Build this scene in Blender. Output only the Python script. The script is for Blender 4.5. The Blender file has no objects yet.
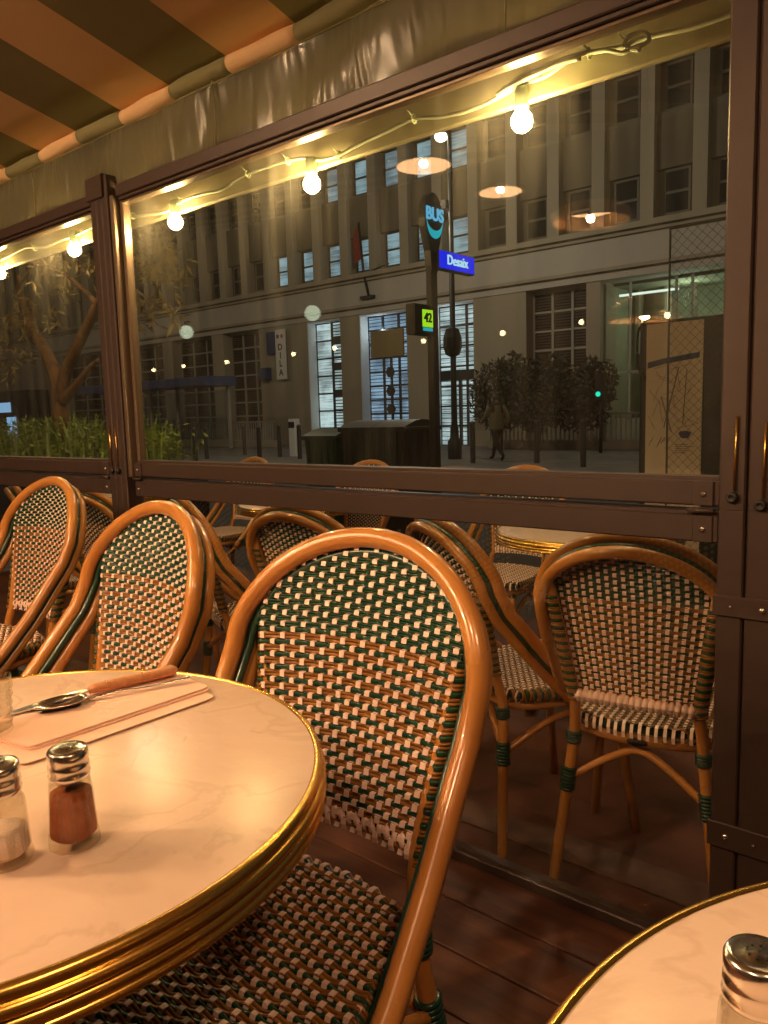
import bpy, math, random
from mathutils import Vector, Matrix
random.seed(7)
col = bpy.context.scene.collection
PI = math.pi
# ------------------------------------------------------------------ camera
F, CZ = 775.0, 1.12
cam_rows = None
def cam_basis():
    a = Vector((-921.0, -71.0, F)).normalized()
    t = math.tan(math.radians(1.68))
    s = -(a.x*t + a.y)/a.z
    d = Vector((t, 1, s)).normalized()
    X = -a; Z = -d; Y = Z.cross(X)
    return Matrix((X, Y, Z))
R3 = cam_basis()
def ray(px, py): return R3 @ Vector((px-384.0, py-512.0, F))
def on_y(px, py, y):
    r = ray(px, py); return Vector((0, 0, CZ)) + r*(y/r.y)
def on_x(px, py, x):
    r = ray(px, py); return Vector((0, 0, CZ)) + r*(x/r.x)
def on_z(px, py, z):
    r = ray(px, py); return Vector((0, 0, CZ)) + r*((z-CZ)/r.z)
cd = bpy.data.cameras.new('camera'); cam = bpy.data.objects.new('camera', cd); col.objects.link(cam)
right = R3 @ Vector((1,0,0)); up = R3 @ Vector((0,-1,0)); back = R3 @ Vector((0,0,-1))
M4 = Matrix((right, up, back)).transposed().to_4x4(); M4.translation = Vector((0,0,CZ))
cam.matrix_world = M4
cd.sensor_fit = 'VERTICAL'; cd.sensor_height = 24.0; cd.lens = F/1024*24.0
cd.clip_start = 0.02; cd.clip_end = 400
bpy.context.scene.camera = cam

# ------------------------------------------------------------------ materials
def nodes(name):
    m = bpy.data.materials.new(name); m.use_nodes = True
    nt = m.node_tree; nt.nodes.clear()
    out = nt.nodes.new('ShaderNodeOutputMaterial')
    return m, nt, out
def pbr(name, c, rough=.5, metal=0., c2=None, scale=20., stretch=(1,1,1), bump=0., bscale=60., coat=0., spec=.5, rvar=0., lo=.35, hi=.65, detail=4):
    m, nt, out = nodes(name); N = nt.nodes; L = nt.links
    b = N.new('ShaderNodeBsdfPrincipled'); L.new(b.outputs[0], out.inputs[0])
    b.inputs['Base Color'].default_value = (*c, 1); b.inputs['Roughness'].default_value = rough
    b.inputs['Metallic'].default_value = metal; b.inputs['Coat Weight'].default_value = coat
    b.inputs['Specular IOR Level'].default_value = spec
    tc = N.new('ShaderNodeTexCoord'); mp = N.new('ShaderNodeMapping'); mp.inputs['Scale'].default_value = stretch
    L.new(tc.outputs['Object'], mp.inputs[0])
    if c2 or rvar:
        n = N.new('ShaderNodeTexNoise'); n.inputs['Scale'].default_value = scale; n.inputs['Detail'].default_value = detail
        L.new(mp.outputs[0], n.inputs['Vector'])
        r = N.new('ShaderNodeMapRange'); r.inputs[1].default_value = lo; r.inputs[2].default_value = hi
        L.new(n.outputs[0], r.inputs[0])
        if c2:
            mx = N.new('ShaderNodeMix'); mx.data_type = 'RGBA'
            mx.inputs[6].default_value = (*c, 1); mx.inputs[7].default_value = (*c2, 1)
            L.new(r.outputs[0], mx.inputs[0]); L.new(mx.outputs[2], b.inputs['Base Color'])
        if rvar:
            r2 = N.new('ShaderNodeMapRange'); r2.inputs[3].default_value = rough-rvar; r2.inputs[4].default_value = rough+rvar
            L.new(n.outputs[0], r2.inputs[0]); L.new(r2.outputs[0], b.inputs['Roughness'])
    if bump:
        n2 = N.new('ShaderNodeTexNoise'); n2.inputs['Scale'].default_value = bscale
        L.new(mp.outputs[0], n2.inputs['Vector'])
        bp = N.new('ShaderNodeBump'); bp.inputs['Strength'].default_value = bump; bp.inputs['Distance'].default_value = .01
        L.new(n2.outputs[0], bp.inputs['Height']); L.new(bp.outputs[0], b.inputs['Normal'])
    return m
def emit(name, c, s):
    m, nt, out = nodes(name); e = nt.nodes.new('ShaderNodeEmission')
    e.inputs[0].default_value = (*c, 1); e.inputs[1].default_value = s; nt.links.new(e.outputs[0], out.inputs[0]); return m
M = {}
M['bamboo'] = pbr('honey bamboo', (.60,.265,.065), .28, c2=(.48,.19,.04), scale=9, coat=.5, rvar=.05)
M['green_cane'] = pbr('dark green cane', (.010,.050,.030), .3, coat=.3)
M['brown_strand'] = pbr('brown rattan strand', (.32,.145,.030), .26, c2=(.22,.092,.018), scale=40)
M['green_strand'] = pbr('green rattan strand', (.014,.060,.030), .24)
M['pink_strand'] = pbr('cream rattan strand', (.93,.69,.60), .42)
M['brass'] = pbr('brass', (.82,.50,.12), .26, 1.)
M['frame'] = pbr('brown powder coated aluminium', (.066,.042,.034), .42, .2, c2=(.059,.038,.031), scale=30, bump=.05, bscale=900)
M['frame_trim'] = pbr('bronze trim', (.17,.12,.08), .35, .4)
M['steel'] = pbr('steel', (.75,.72,.68), .22, 1.)
M['chrome'] = pbr('chrome lid', (.78,.74,.70), .18, 1., rvar=.05, scale=90)
M['rubber'] = pbr('black rubber', (.015,.013,.012), .5)
M['iron'] = pbr('black cast iron', (.02,.018,.017), .45, .3)
M['wood_handle'] = pbr('light wood handle', (.62,.27,.11), .45, c2=(.50,.20,.08), scale=30, stretch=(1,6,6))
M['napkin'] = pbr('paper napkin', (.86,.58,.44), .85, bump=.04, bscale=300)
M['cable'] = pbr('white green cable', (.72,.78,.55), .45)
M['socket'] = pbr('pale lamp socket', (.55,.68,.42), .45)
M['strip'] = pbr('cream gutter', (.50,.46,.28), .5, c2=(.42,.38,.22), scale=3)
M['concrete_band'] = pbr('pale band stone', (.50,.46,.42), .85, c2=(.44,.40,.36), scale=.5, stretch=(1,1,.35), detail=6)
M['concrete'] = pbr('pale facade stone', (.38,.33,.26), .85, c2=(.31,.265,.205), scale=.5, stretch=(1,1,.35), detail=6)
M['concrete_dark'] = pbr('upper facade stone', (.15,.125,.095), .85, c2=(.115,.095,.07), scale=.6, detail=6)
M['reveal'] = pbr('painted white reveal', (.70,.72,.74), .7)
M['mullion'] = pbr('dark window frame', (.02,.022,.028), .4)
M['upper_mullion'] = pbr('upper window frame', (.12,.11,.09), .6)
M['light_mullion'] = pbr('pale window frame', (.34,.32,.28), .6)
M['dark_glass'] = pbr('dark window glass', (.02,.02,.022), .12)
M['asphalt'] = pbr('asphalt', (.06,.048,.036), .85, c2=(.04,.032,.024), scale=1.5, bump=.1)
M['pavement'] = pbr('pavement', (.16,.15,.14), .8, c2=(.11,.10,.095), scale=1.2)
M['dark_metal'] = pbr('dark street metal', (.018,.018,.020), .45, .2)
M['rail_metal'] = pbr('pale railing metal', (.36,.34,.30), .55)
M['bark'] = pbr('tree bark', (.20,.105,.045), .85, c2=(.10,.05,.022), scale=22, stretch=(1,1,.3), bump=.5, bscale=40)
M['olive_leaf'] = pbr('olive leaf', (.32,.26,.10), .5, c2=(.19,.16,.06), scale=4)
M['grass_leaf'] = pbr('planter leaf', (.24,.34,.05), .5, c2=(.12,.20,.03), scale=6)
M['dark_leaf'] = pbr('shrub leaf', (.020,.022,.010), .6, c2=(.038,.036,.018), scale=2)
M['bin_green'] = pbr('dark green bin plastic', (.012,.045,.022), .45)
M['bin_dark'] = pbr('dark bin plastic', (.022,.020,.017), .5)
M['white_paint'] = pbr('white painted sign', (.72,.72,.74), .5)
M['blue_sign'] = pbr('blue sign', (.03,.05,.16), .5)
M['red_sign'] = pbr('red sign', (.5,.05,.04), .5)
M['ink'] = pbr('dark ink', (.05,.04,.05), .7)
M['poster'] = pbr('poster paper', (.62,.50,.38), .6, c2=(.54,.42,.31), scale=3)
M['poster_line'] = pbr('poster line', (.16,.12,.11), .7)
M['poster_blue'] = pbr('poster blue', (.06,.07,.14), .7)
M['cream_wall'] = pbr('shop wall', (.34,.36,.27), .8, c2=(.25,.27,.19), scale=1)
M['shade_orange'] = pbr('pale orange lamp shade', (.92,.60,.34), .6)
M['wicker'] = pbr('wicker lamp shade', (.80,.55,.30), .7, c2=(.45,.26,.11), scale=120, stretch=(1,1,.4))
M['deck_dark'] = pbr('street terrace floor', (.15,.055,.030), .7, c2=(.07,.030,.018), scale=3, detail=8, bump=.1, spec=.2)
M['kerb'] = pbr('worn stone kerb', (.17,.085,.05), .8, c2=(.09,.045,.03), scale=12, detail=8)
M['wall_in'] = pbr('brown cafe wall', (.06,.035,.02), .6, c2=(.04,.025,.015), scale=2)
M['cloth_dark'] = pbr('dark trousers cloth', (.015,.014,.014), .9)
M['jacket'] = pbr('olive jacket cloth', (.16,.14,.08), .9)
M['skin'] = pbr('skin', (.45,.26,.17), .6)
M['hair'] = pbr('dark hair', (.02,.014,.01), .6)
M['salt'] = pbr('salt', (.88,.70,.60), .9, bump=.3, bscale=900)
M['pepper'] = pbr('ground red pepper', (.44,.13,.04), .9, c2=(.34,.09,.03), scale=60, bump=.2, bscale=500)

def deck_mat():
    m, nt, out = nodes('stained deck planks'); N = nt.nodes; L = nt.links
    b = N.new('ShaderNodeBsdfPrincipled'); L.new(b.outputs[0], out.inputs[0])
    tc = N.new('ShaderNodeTexCoord'); mp = N.new('ShaderNodeMapping'); mp.inputs['Scale'].default_value = (1.2, 9, 1)
    L.new(tc.outputs['Object'], mp.inputs[0])
    n = N.new('ShaderNodeTexNoise'); n.inputs['Scale'].default_value = 3.2; n.inputs['Detail'].default_value = 9; L.new(mp.outputs[0], n.inputs[0])
    n3 = N.new('ShaderNodeTexNoise'); n3.inputs['Scale'].default_value = 5; n3.inputs['Detail'].default_value = 6; L.new(tc.outputs['Object'], n3.inputs[0])
    ad = N.new('ShaderNodeMath'); ad.operation = 'MULTIPLY'; L.new(n.outputs[0], ad.inputs[0]); L.new(n3.outputs[0], ad.inputs[1])
    cr = N.new('ShaderNodeValToRGB'); cr.color_ramp.elements[0].position = .13; cr.color_ramp.elements[0].color = (.05,.018,.010,1)
    cr.color_ramp.elements[1].position = .42; cr.color_ramp.elements[1].color = (.155,.062,.034,1)
    L.new(ad.outputs[0], cr.inputs[0]); L.new(cr.outputs[0], b.inputs['Base Color'])
    b.inputs['Roughness'].default_value = .55; b.inputs['Specular IOR Level'].default_value = .25
    bp = N.new('ShaderNodeBump'); bp.inputs['Strength'].default_value = .25; bp.inputs['Distance'].default_value = .004
    L.new(n.outputs[0], bp.inputs['Height']); L.new(bp.outputs[0], b.inputs['Normal'])
    return m
M['deck'] = deck_mat()
def marble_mat():
    m, nt, out = nodes('warm marble'); N = nt.nodes; L = nt.links
    b = N.new('ShaderNodeBsdfPrincipled'); L.new(b.outputs[0], out.inputs[0])
    tc = N.new('ShaderNodeTexCoord')
    n = N.new('ShaderNodeTexNoise'); n.inputs['Scale'].default_value = 6; n.inputs['Detail'].default_value = 7; n.inputs['Distortion'].default_value = .9
    L.new(tc.outputs['Object'], n.inputs[0])
    cr = N.new('ShaderNodeValToRGB'); e = cr.color_ramp.elements
    e[0].position = .3; e[0].color = (.70,.52,.39,1); e[1].position = .47; e[1].color = (.74,.56,.43,1)
    a = e.new(.495); a.color = (.67,.49,.365,1); a = e.new(.52); a.color = (.75,.57,.44,1); a = e.new(.7); a.color = (.72,.53,.40,1)
    L.new(n.outputs[0], cr.inputs[0]); L.new(cr.outputs[0], b.inputs['Base Color'])
    n2 = N.new('ShaderNodeTexNoise'); n2.inputs['Scale'].default_value = 38; n2.inputs['Detail'].default_value = 3; L.new(tc.outputs['Object'], n2.inputs[0])
    bp = N.new('ShaderNodeBump'); bp.inputs['Strength'].default_value = .35; bp.inputs['Distance'].default_value = .002
    L.new(n2.outputs[0], bp.inputs['Height']); L.new(bp.outputs[0], b.inputs['Normal'])
    b.inputs['Roughness'].default_value = .27
    return m
M['marble'] = marble_mat()
def pane_glass(name, dirt=0., tint=(1,1,1), thin=False):
    m, nt, out = nodes(name); N = nt.nodes; L = nt.links
    g = N.new('ShaderNodeNewGeometry')
    dp = N.new('ShaderNodeVectorMath'); dp.operation = 'DOT_PRODUCT'; L.new(g.outputs['Normal'], dp.inputs[0]); L.new(g.outputs['Incoming'], dp.inputs[1])
    ab = N.new('ShaderNodeMath'); ab.operation = 'ABSOLUTE'; L.new(dp.outputs['Value'], ab.inputs[0])
    om = N.new('ShaderNodeMath'); om.operation = 'SUBTRACT'; om.inputs[0].default_value = 1; L.new(ab.outputs[0], om.inputs[1])
    pw = N.new('ShaderNodeMath'); pw.operation = 'POWER'; pw.inputs[1].default_value = 5; L.new(om.outputs[0], pw.inputs[0])
    ma = N.new('ShaderNodeMath'); ma.operation = 'MULTIPLY_ADD'; ma.inputs[1].default_value = .96; ma.inputs[2].default_value = .055; L.new(pw.outputs[0], ma.inputs[0])
    tr = N.new('ShaderNodeBsdfTransparent'); tr.inputs[0].default_value = (*tint, 1)
    gl = N.new('ShaderNodeBsdfGlossy'); gl.inputs['Roughness'].default_value = 0.0
    mx = N.new('ShaderNodeMixShader'); L.new(ma.outputs[0], mx.inputs[0]); L.new(tr.outputs[0], mx.inputs[1]); L.new(gl.outputs[0], mx.inputs[2])
    last = mx
    if dirt:
        tc = N.new('ShaderNodeTexCoord')
        mp = N.new('ShaderNodeMapping'); mp.inputs['Scale'].default_value = (14, 1, 1.6); L.new(tc.outputs['Object'], mp.inputs[0])
        n1 = N.new('ShaderNodeTexNoise'); n1.inputs['Scale'].default_value = 1.6; n1.inputs['Detail'].default_value = 6; L.new(mp.outputs[0], n1.inputs[0])
        r1 = N.new('ShaderNodeMapRange'); r1.inputs[1].default_value = .42; r1.inputs[2].default_value = .75; r1.inputs[4].default_value = 1.; L.new(n1.outputs[0], r1.inputs[0])
        v = N.new('ShaderNodeTexVoronoi'); v.inputs['Scale'].default_value = 95; L.new(tc.outputs['Object'], v.inputs[0])
        r2 = N.new('ShaderNodeMapRange'); r2.inputs[1].default_value = .10; r2.inputs[2].default_value = .04; r2.inputs[4].default_value = 3.; L.new(v.outputs[0], r2.inputs[0])
        n2 = N.new('ShaderNodeTexNoise'); n2.inputs['Scale'].default_value = 7; L.new(tc.outputs['Object'], n2.inputs[0])
        r3 = N.new('ShaderNodeMapRange'); r3.inputs[1].default_value = .5; r3.inputs[2].default_value = .62; L.new(n2.outputs[0], r3.inputs[0])
        mu = N.new('ShaderNodeMath'); mu.operation = 'MULTIPLY'; L.new(r2.outputs[0], mu.inputs[0]); L.new(r3.outputs[0], mu.inputs[1])
        s = N.new('ShaderNodeMath'); s.operation = 'ADD'; L.new(r1.outputs[0], s.inputs[0]); L.new(mu.outputs[0], s.inputs[1])
        sc = N.new('ShaderNodeMath'); sc.operation = 'MULTIPLY_ADD'; sc.inputs[1].default_value = dirt; sc.inputs[2].default_value = dirt*.25; L.new(s.outputs[0], sc.inputs[0])
        tl = N.new('ShaderNodeBsdfTranslucent'); tl.inputs[0].default_value = (.9,.85,.75,1)
        m2 = N.new('ShaderNodeMixShader'); L.new(sc.outputs[0], m2.inputs[0]); L.new(mx.outputs[0], m2.inputs[1]); L.new(tl.outputs[0], m2.inputs[2]); last = m2
    L.new(last.outputs[0], out.inputs[0])
    return m
M['glass'] = pane_glass('window glass with dust', .030, (.93,.95,.92))
M['glass_low'] = pane_glass('lower glass', .004, (.93,.93,.90))
M['bus_glass'] = pane_glass('shelter glass', 0, (.8,.85,.85))
def jar_glass():
    m, nt, out = nodes('jar glass'); b = nt.nodes.new('ShaderNodeBsdfPrincipled')
    b.inputs['Transmission Weight'].default_value = 1; b.inputs['Roughness'].default_value = .02; b.inputs['IOR'].default_value = 1.45
    b.inputs['Base Color'].default_value = (.96,.95,.92,1)
    nt.links.new(b.outputs[0], out.inputs[0]); return m
M['jar'] = pane_glass('jar glass', 0, (.93,.92,.88))
def awning_mat():
    m, nt, out = nodes('striped awning canvas'); N = nt.nodes; L = nt.links
    tc = N.new('ShaderNodeTexCoord'); sp = N.new('ShaderNodeSeparateXYZ'); L.new(tc.outputs['Object'], sp.inputs[0])
    # stripes 0.27 m wide across x (boundary at x = -2.32)
    a = N.new('ShaderNodeMath'); a.operation = 'ADD'; a.inputs[1].default_value = 2.32 + 54*.27; L.new(sp.outputs[0], a.inputs[0])
    d = N.new('ShaderNodeMath'); d.operation = 'DIVIDE'; d.inputs[1].default_value = .54; L.new(a.outputs[0], d.inputs[0])
    f = N.new('ShaderNodeMath'); f.operation = 'FRACT'; L.new(d.outputs[0], f.inputs[0])
    g = N.new('ShaderNodeMath'); g.operation = 'GREATER_THAN'; g.inputs[1].default_value = .5; L.new(f.outputs[0], g.inputs[0])
    mx = N.new('ShaderNodeMix'); mx.data_type = 'RGBA'; mx.inputs[6].default_value = (.74,.50,.25,1); mx.inputs[7].default_value = (.23,.215,.10,1)
    L.new(g.outputs[0], mx.inputs[0])
    b = N.new('ShaderNodeBsdfPrincipled'); b.inputs['Roughness'].default_value = .8; L.new(mx.outputs[2], b.inputs['Base Color'])
    n = N.new('ShaderNodeTexNoise'); n.inputs['Scale'].default_value = 2.5; L.new(tc.outputs['Object'], n.inputs[0])
    bp = N.new('ShaderNodeBump'); bp.inputs['Strength'].default_value = .2; bp.inputs['Distance'].default_value = .05; L.new(n.outputs[0], bp.inputs['Height']); L.new(bp.outputs[0], b.inputs['Normal'])
    L.new(b.outputs[0], out.inputs[0]); return m
M['awning'] = awning_mat()
def vinyl():
    m, nt, out = nodes('translucent grey vinyl'); N = nt.nodes; L = nt.links
    tc = N.new('ShaderNodeTexCoord'); mp = N.new('ShaderNodeMapping'); mp.inputs['Scale'].default_value = (6,1,1.2); L.new(tc.outputs['Object'], mp.inputs[0])
    n = N.new('ShaderNodeTexNoise'); n.inputs['Scale'].default_value = 1.7; n.inputs['Distortion'].default_value = .8; L.new(mp.outputs[0], n.inputs[0])
    bp = N.new('ShaderNodeBump'); bp.inputs['Strength'].default_value = .6; bp.inputs['Distance'].default_value = .04; L.new(n.outputs[0], bp.inputs['Height'])
    b = N.new('ShaderNodeBsdfPrincipled'); b.inputs['Base Color'].default_value = (.125,.112,.07,1); b.inputs['Roughness'].default_value = .28
    L.new(bp.outputs[0], b.inputs['Normal'])
    t = N.new('ShaderNodeBsdfTransparent'); t.inputs[0].default_value = (.9,.85,.7,1)
    tl = N.new('ShaderNodeBsdfTranslucent'); tl.inputs[0].default_value = (.13,.115,.065,1)
    m1 = N.new('ShaderNodeMixShader'); m1.inputs[0].default_value = .35; L.new(b.outputs[0], m1.inputs[1]); L.new(tl.outputs[0], m1.inputs[2])
    m2 = N.new('ShaderNodeMixShader'); m2.inputs[0].default_value = .10; L.new(m1.outputs[0], m2.inputs[1]); L.new(t.outputs[0], m2.inputs[2])
    L.new(m2.outputs[0], out.inputs[0]); return m
M['vinyl'] = vinyl()
M['stripe_a'] = pbr('awning green canvas', (.23,.215,.10), .8, bump=.3, bscale=40)
M['stripe_b'] = pbr('awning orange canvas', (.74,.50,.27), .8, bump=.3, bscale=40)
M['bulb'] = emit('lit bulb', (1.,.66,.27), 400.)
M['lit_reflector'] = emit('lit lamp reflector', (1.,.52,.23), 12.)  # emission stands in for bulb light on the shade undersides
M['bulb_small'] = emit('lit interior bulb', (1.,.72,.36), 30.)
M['globe'] = emit('lit globe lamp', (.85,1.,.72), 4.2)
M['street_bulb'] = emit('lit street lamp', (1.,.93,.8), 14.)
M['text_cyan'] = emit('lit cyan lettering', (.16,.62,1.), .75)
M['smile'] = emit('lit cyan crescent', (.02,.50,.62), .8)
M['lit_blue'] = emit('lit blue box', (.005,.02,.9), 1.)
M['text_white'] = emit('lit pale lettering', (.5,.85,1.), 1.)
M['lit_green'] = emit('lit green display', (.45,.95,.02), .9)
M['shop_light'] = emit('shop strip light', (.85,1.,.85), 1.1)
M['traffic'] = emit('lit green signal', (.02,.8,.55), 1.2)
def lit_window(name, c, s, rows=6., dark=.35, scale=2.5):
    m, nt, out = nodes(name); N = nt.nodes; L = nt.links
    tc = N.new('ShaderNodeTexCoord'); mp = N.new('ShaderNodeMapping'); mp.inputs['Scale'].default_value = (.25, .25, rows); L.new(tc.outputs['Object'], mp.inputs[0])
    n = N.new('ShaderNodeTexNoise'); n.inputs['Scale'].default_value = scale; n.inputs['Detail'].default_value = 3; L.new(mp.outputs[0], n.inputs[0])
    n2 = N.new('ShaderNodeTexNoise'); n2.inputs['Scale'].default_value = 1.1; L.new(tc.outputs['Object'], n2.inputs[0])
    ad = N.new('ShaderNodeMath'); ad.operation = 'ADD'; L.new(n.outputs[0], ad.inputs[0]); L.new(n2.outputs[0], ad.inputs[1])
    cr = N.new('ShaderNodeMapRange'); cr.inputs[1].default_value = .8; cr.inputs[2].default_value = 1.2; cr.inputs[3].default_value = dark*s; cr.inputs[4].default_value = s
    L.new(ad.outputs[0], cr.inputs[0])
    e = N.new('ShaderNodeEmission'); e.inputs[0].default_value = (*c,1); L.new(cr.outputs[0], e.inputs[1]); L.new(e.outputs[0], out.inputs[0]); return m
M['lit_office'] = lit_window('lit office window', (.32,.48,.56), .85)
M['lit_lobby'] = lit_window('lit lobby window', (.55,.70,.74), 1.15, 9., .3)
M['lit_lobby_blue'] = lit_window('lit blue lobby window', (.36,.56,.80), .85, 7., .35)
M['shop_inside'] = lit_window('dim shop interior', (.20,.22,.14), .40, 1., .55, 1.)

# ------------------------------------------------------------------ mesh builder
def frames(path):
    n = len(path); T = []
    for i in range(n):
        a = path[max(i-1,0)]; b = path[min(i+1,n-1)]
        d = b-a
        T.append(d.normalized() if d.length > 1e-9 else Vector((0,0,1)))
    t0 = T[0]; ref = Vector((0,0,1)) if abs(t0.z) < .9 else Vector((1,0,0))
    u = (ref - t0*ref.dot(t0)).normalized(); U = [u]
    for i in range(1, n):
        u = U[-1] - T[i]*U[-1].dot(T[i])
        if u.length < 1e-6: u = T[i].orthogonal()
        U.append(u.normalized())
    return T, U
class MB:
    def __init__(s): s.v = []; s.f = []; s.m = []; s.s = []
    def add(s, vs, fs, mi=0, smooth=True):
        o = len(s.v); s.v += [tuple(v) for v in vs]
        for f in fs: s.f.append(tuple(o+i for i in f)); s.m.append(mi); s.s.append(smooth)
    def tube(s, path, r, seg=8, mi=0, closed=False, cap=True, sx=1., sy=1.):
        path = [Vector(p) for p in path]
        if closed: path = path + [path[0], path[1]]
        T, U = frames(path)
        if closed: path, T, U = path[:-1], T[:-1], U[:-1]
        n = len(path); rr = r if isinstance(r, (list, tuple)) else [r]*n
        vs = []
        for i in range(n):
            w = T[i].cross(U[i])
            for k in range(seg):
                a = 2*PI*k/seg
                vs.append(path[i] + (U[i]*math.cos(a)*sx + w*math.sin(a)*sy)*rr[i])
        fs = [(i*seg+k, i*seg+(k+1)%seg, (i+1)*seg+(k+1)%seg, (i+1)*seg+k) for i in range(n-1) for k in range(seg)]
        if cap and not closed:
            fs.append(tuple(range(seg-1,-1,-1))); fs.append(tuple((n-1)*seg+k for k in range(seg)))
        s.add(vs, fs, mi)
    def ribbon(s, path, wid, th, side, nor, mi=0):
        """flat strip with thickness; side/nor: per-point unit vectors"""
        vs = []; n = len(path)
        for p, a, b in zip(path, side, nor):
            vs += [p-a*wid/2-b*th/2, p+a*wid/2-b*th/2, p+a*wid/2+b*th/2, p-a*wid/2+b*th/2]
        fs = [(i*4+k, i*4+(k+1)%4, (i+1)*4+(k+1)%4, (i+1)*4+k) for i in range(n-1) for k in range(4)]
        fs += [(3,2,1,0), tuple((n-1)*4+k for k in range(4))]
        s.add(vs, fs, mi, False)
    def box(s, a, b, mi=0):
        x0,y0,z0 = (min(a[i],b[i]) for i in range(3)); x1,y1,z1 = (max(a[i],b[i]) for i in range(3))
        s.add([(x0,y0,z0),(x1,y0,z0),(x1,y1,z0),(x0,y1,z0),(x0,y0,z1),(x1,y0,z1),(x1,y1,z1),(x0,y1,z1)],
              [(0,3,2,1),(4,5,6,7),(0,1,5,4),(1,2,6,5),(2,3,7,6),(3,0,4,7)], mi, False)
    def bbox(s, a, b, r=.003, mi=0):
        """box with chamfered long edges (x axis runs or z axis runs)"""
        x0,y0,z0 = (min(a[i],b[i]) for i in range(3)); x1,y1,z1 = (max(a[i],b[i]) for i in range(3))
        d = (x1-x0, y1-y0, z1-z0); ax = d.index(max(d))
        if ax == 0:
            prof = [(y0+r,z0),(y1-r,z0),(y1,z0+r),(y1,z1-r),(y1-r,z1),(y0+r,z1),(y0,z1-r),(y0,z0+r)]
            P = lambda t, q: (t, q[0], q[1]); e0, e1 = x0, x1
        elif ax == 2:
            prof = [(x0+r,y0),(x1-r,y0),(x1,y0+r),(x1,y1-r),(x1-r,y1),(x0+r,y1),(x0,y1-r),(x0,y0+r)]
            P = lambda t, q: (q[0], q[1], t); e0, e1 = z0, z1
        else:
            prof = [(x0+r,z0),(x1-r,z0),(x1,z0+r),(x1,z1-r),(x1-r,z1),(x0+r,z1),(x0,z1-r),(x0,z0+r)]
            P = lambda t, q: (q[0], t, q[1]); e0, e1 = y0, y1
        vs = [P(e0,q) for q in prof] + [P(e1,q) for q in prof]
        fs = [(i,(i+1)%8,8+(i+1)%8,8+i) for i in range(8)] + [tuple(range(7,-1,-1)), tuple(range(8,16))]
        s.add(vs, fs, mi, False)
    def lathe(s, prof, seg=32, mi=0, c=(0,0,0), axis='z', smooth=True, capb=True, capt=True):
        vs = []
        for r, z in prof:
            for k in range(seg):
                a = 2*PI*k/seg; x, y = r*math.cos(a), r*math.sin(a)
                p = (x, y, z) if axis == 'z' else ((x, z, y) if axis == 'y' else (z, x, y))
                vs.append((c[0]+p[0], c[1]+p[1], c[2]+p[2]))
        n = len(prof)
        fs = [(i*seg+k, i*seg+(k+1)%seg, (i+1)*seg+(k+1)%seg, (i+1)*seg+k) for i in range(n-1) for k in range(seg)]
        s.add(vs, fs, mi, smooth)
        if capb: s.add(vs[:seg], [tuple(range(seg-1,-1,-1))], mi, False)
        if capt: s.add(vs[-seg:], [tuple(range(seg))], mi, False)
    def sphere(s, c, r, mi=0, seg=16, rings=10, sc=(1,1,1)):
        vs = []
        for i in range(rings+1):
            t = PI*i/rings
            for k in range(seg):
                a = 2*PI*k/seg
                vs.append((c[0]+r*sc[0]*math.sin(t)*math.cos(a), c[1]+r*sc[1]*math.sin(t)*math.sin(a), c[2]+r*sc[2]*math.cos(t)))
        fs = [(i*seg+k, i*seg+(k+1)%seg, (i+1)*seg+(k+1)%seg, (i+1)*seg+k) for i in range(rings) for k in range(seg)]
        s.add(vs, fs, mi)
    def prism(s, pts, d, mi=0, smooth=False):
        """polygon pts (3d, planar) extruded by vector d"""
        n = len(pts); d = Vector(d); vs = [Vector(p) for p in pts] + [Vector(p)+d for p in pts]
        fs = [(i,(i+1)%n,n+(i+1)%n,n+i) for i in range(n)] + [tuple(range(n-1,-1,-1)), tuple(range(n,2*n))]
        s.add(vs, fs, mi, smooth)
    def build(s, name, mats, parent=None, loc=None):
        me = bpy.data.meshes.new(name); me.from_pydata(s.v, [], s.f)
        for m in (mats if isinstance(mats, (list, tuple)) else [mats]): me.materials.append(M[m] if isinstance(m, str) else m)
        me.polygons.foreach_set('material_index', s.m); me.polygons.foreach_set('use_smooth', s.s)
        me.update()
        import bmesh
        bm = bmesh.new(); bm.from_mesh(me); bmesh.ops.recalc_face_normals(bm, faces=bm.faces); bm.to_mesh(me); bm.free()
        o = bpy.data.objects.new(name, me); col.objects.link(o)
        if parent: o.parent = parent
        if loc: o.location = loc
        return o
def tag(o, label, cat, group=None, kind=None):
    if label: o['label'] = label
    if cat: o['category'] = cat
    if group: o['group'] = group
    if kind: o['kind'] = kind
    return o
def empty(name, loc=(0,0,0), rz=0.):
    o = bpy.data.objects.new(name, None); col.objects.link(o); o.location = loc; o.rotation_euler = (0,0,rz); o.empty_display_size = .05
    return o
def structure(name, mb, mats, loc=None):
    o = mb.build(name, mats, None, loc); o['kind'] = 'structure'; return o
KIDS = {}
def kids(o): return [c for c in bpy.data.objects if c.parent == o]
def dup(root, loc, rz, label):
    def cp(o, parent):
        c = o.copy(); col.objects.link(c); c.parent = parent
        for ch in KIDS.get(o.name, []): cp(ch, c)
        return c
    c = cp(root, None); c.location = loc; c.rotation_euler = (0,0,rz); c['label'] = label
    return c
def remember(o):
    ks = kids(o); KIDS[o.name] = ks
    for k in ks: remember(k)
def lerp_table(tab, t):
    if t <= tab[0][0]: return tab[0][1]
    for (a, va), (b, vb) in zip(tab, tab[1:]):
        if t <= b: return va + (vb-va)*(t-a)/(b-a)
    return tab[-1][1]
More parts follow.
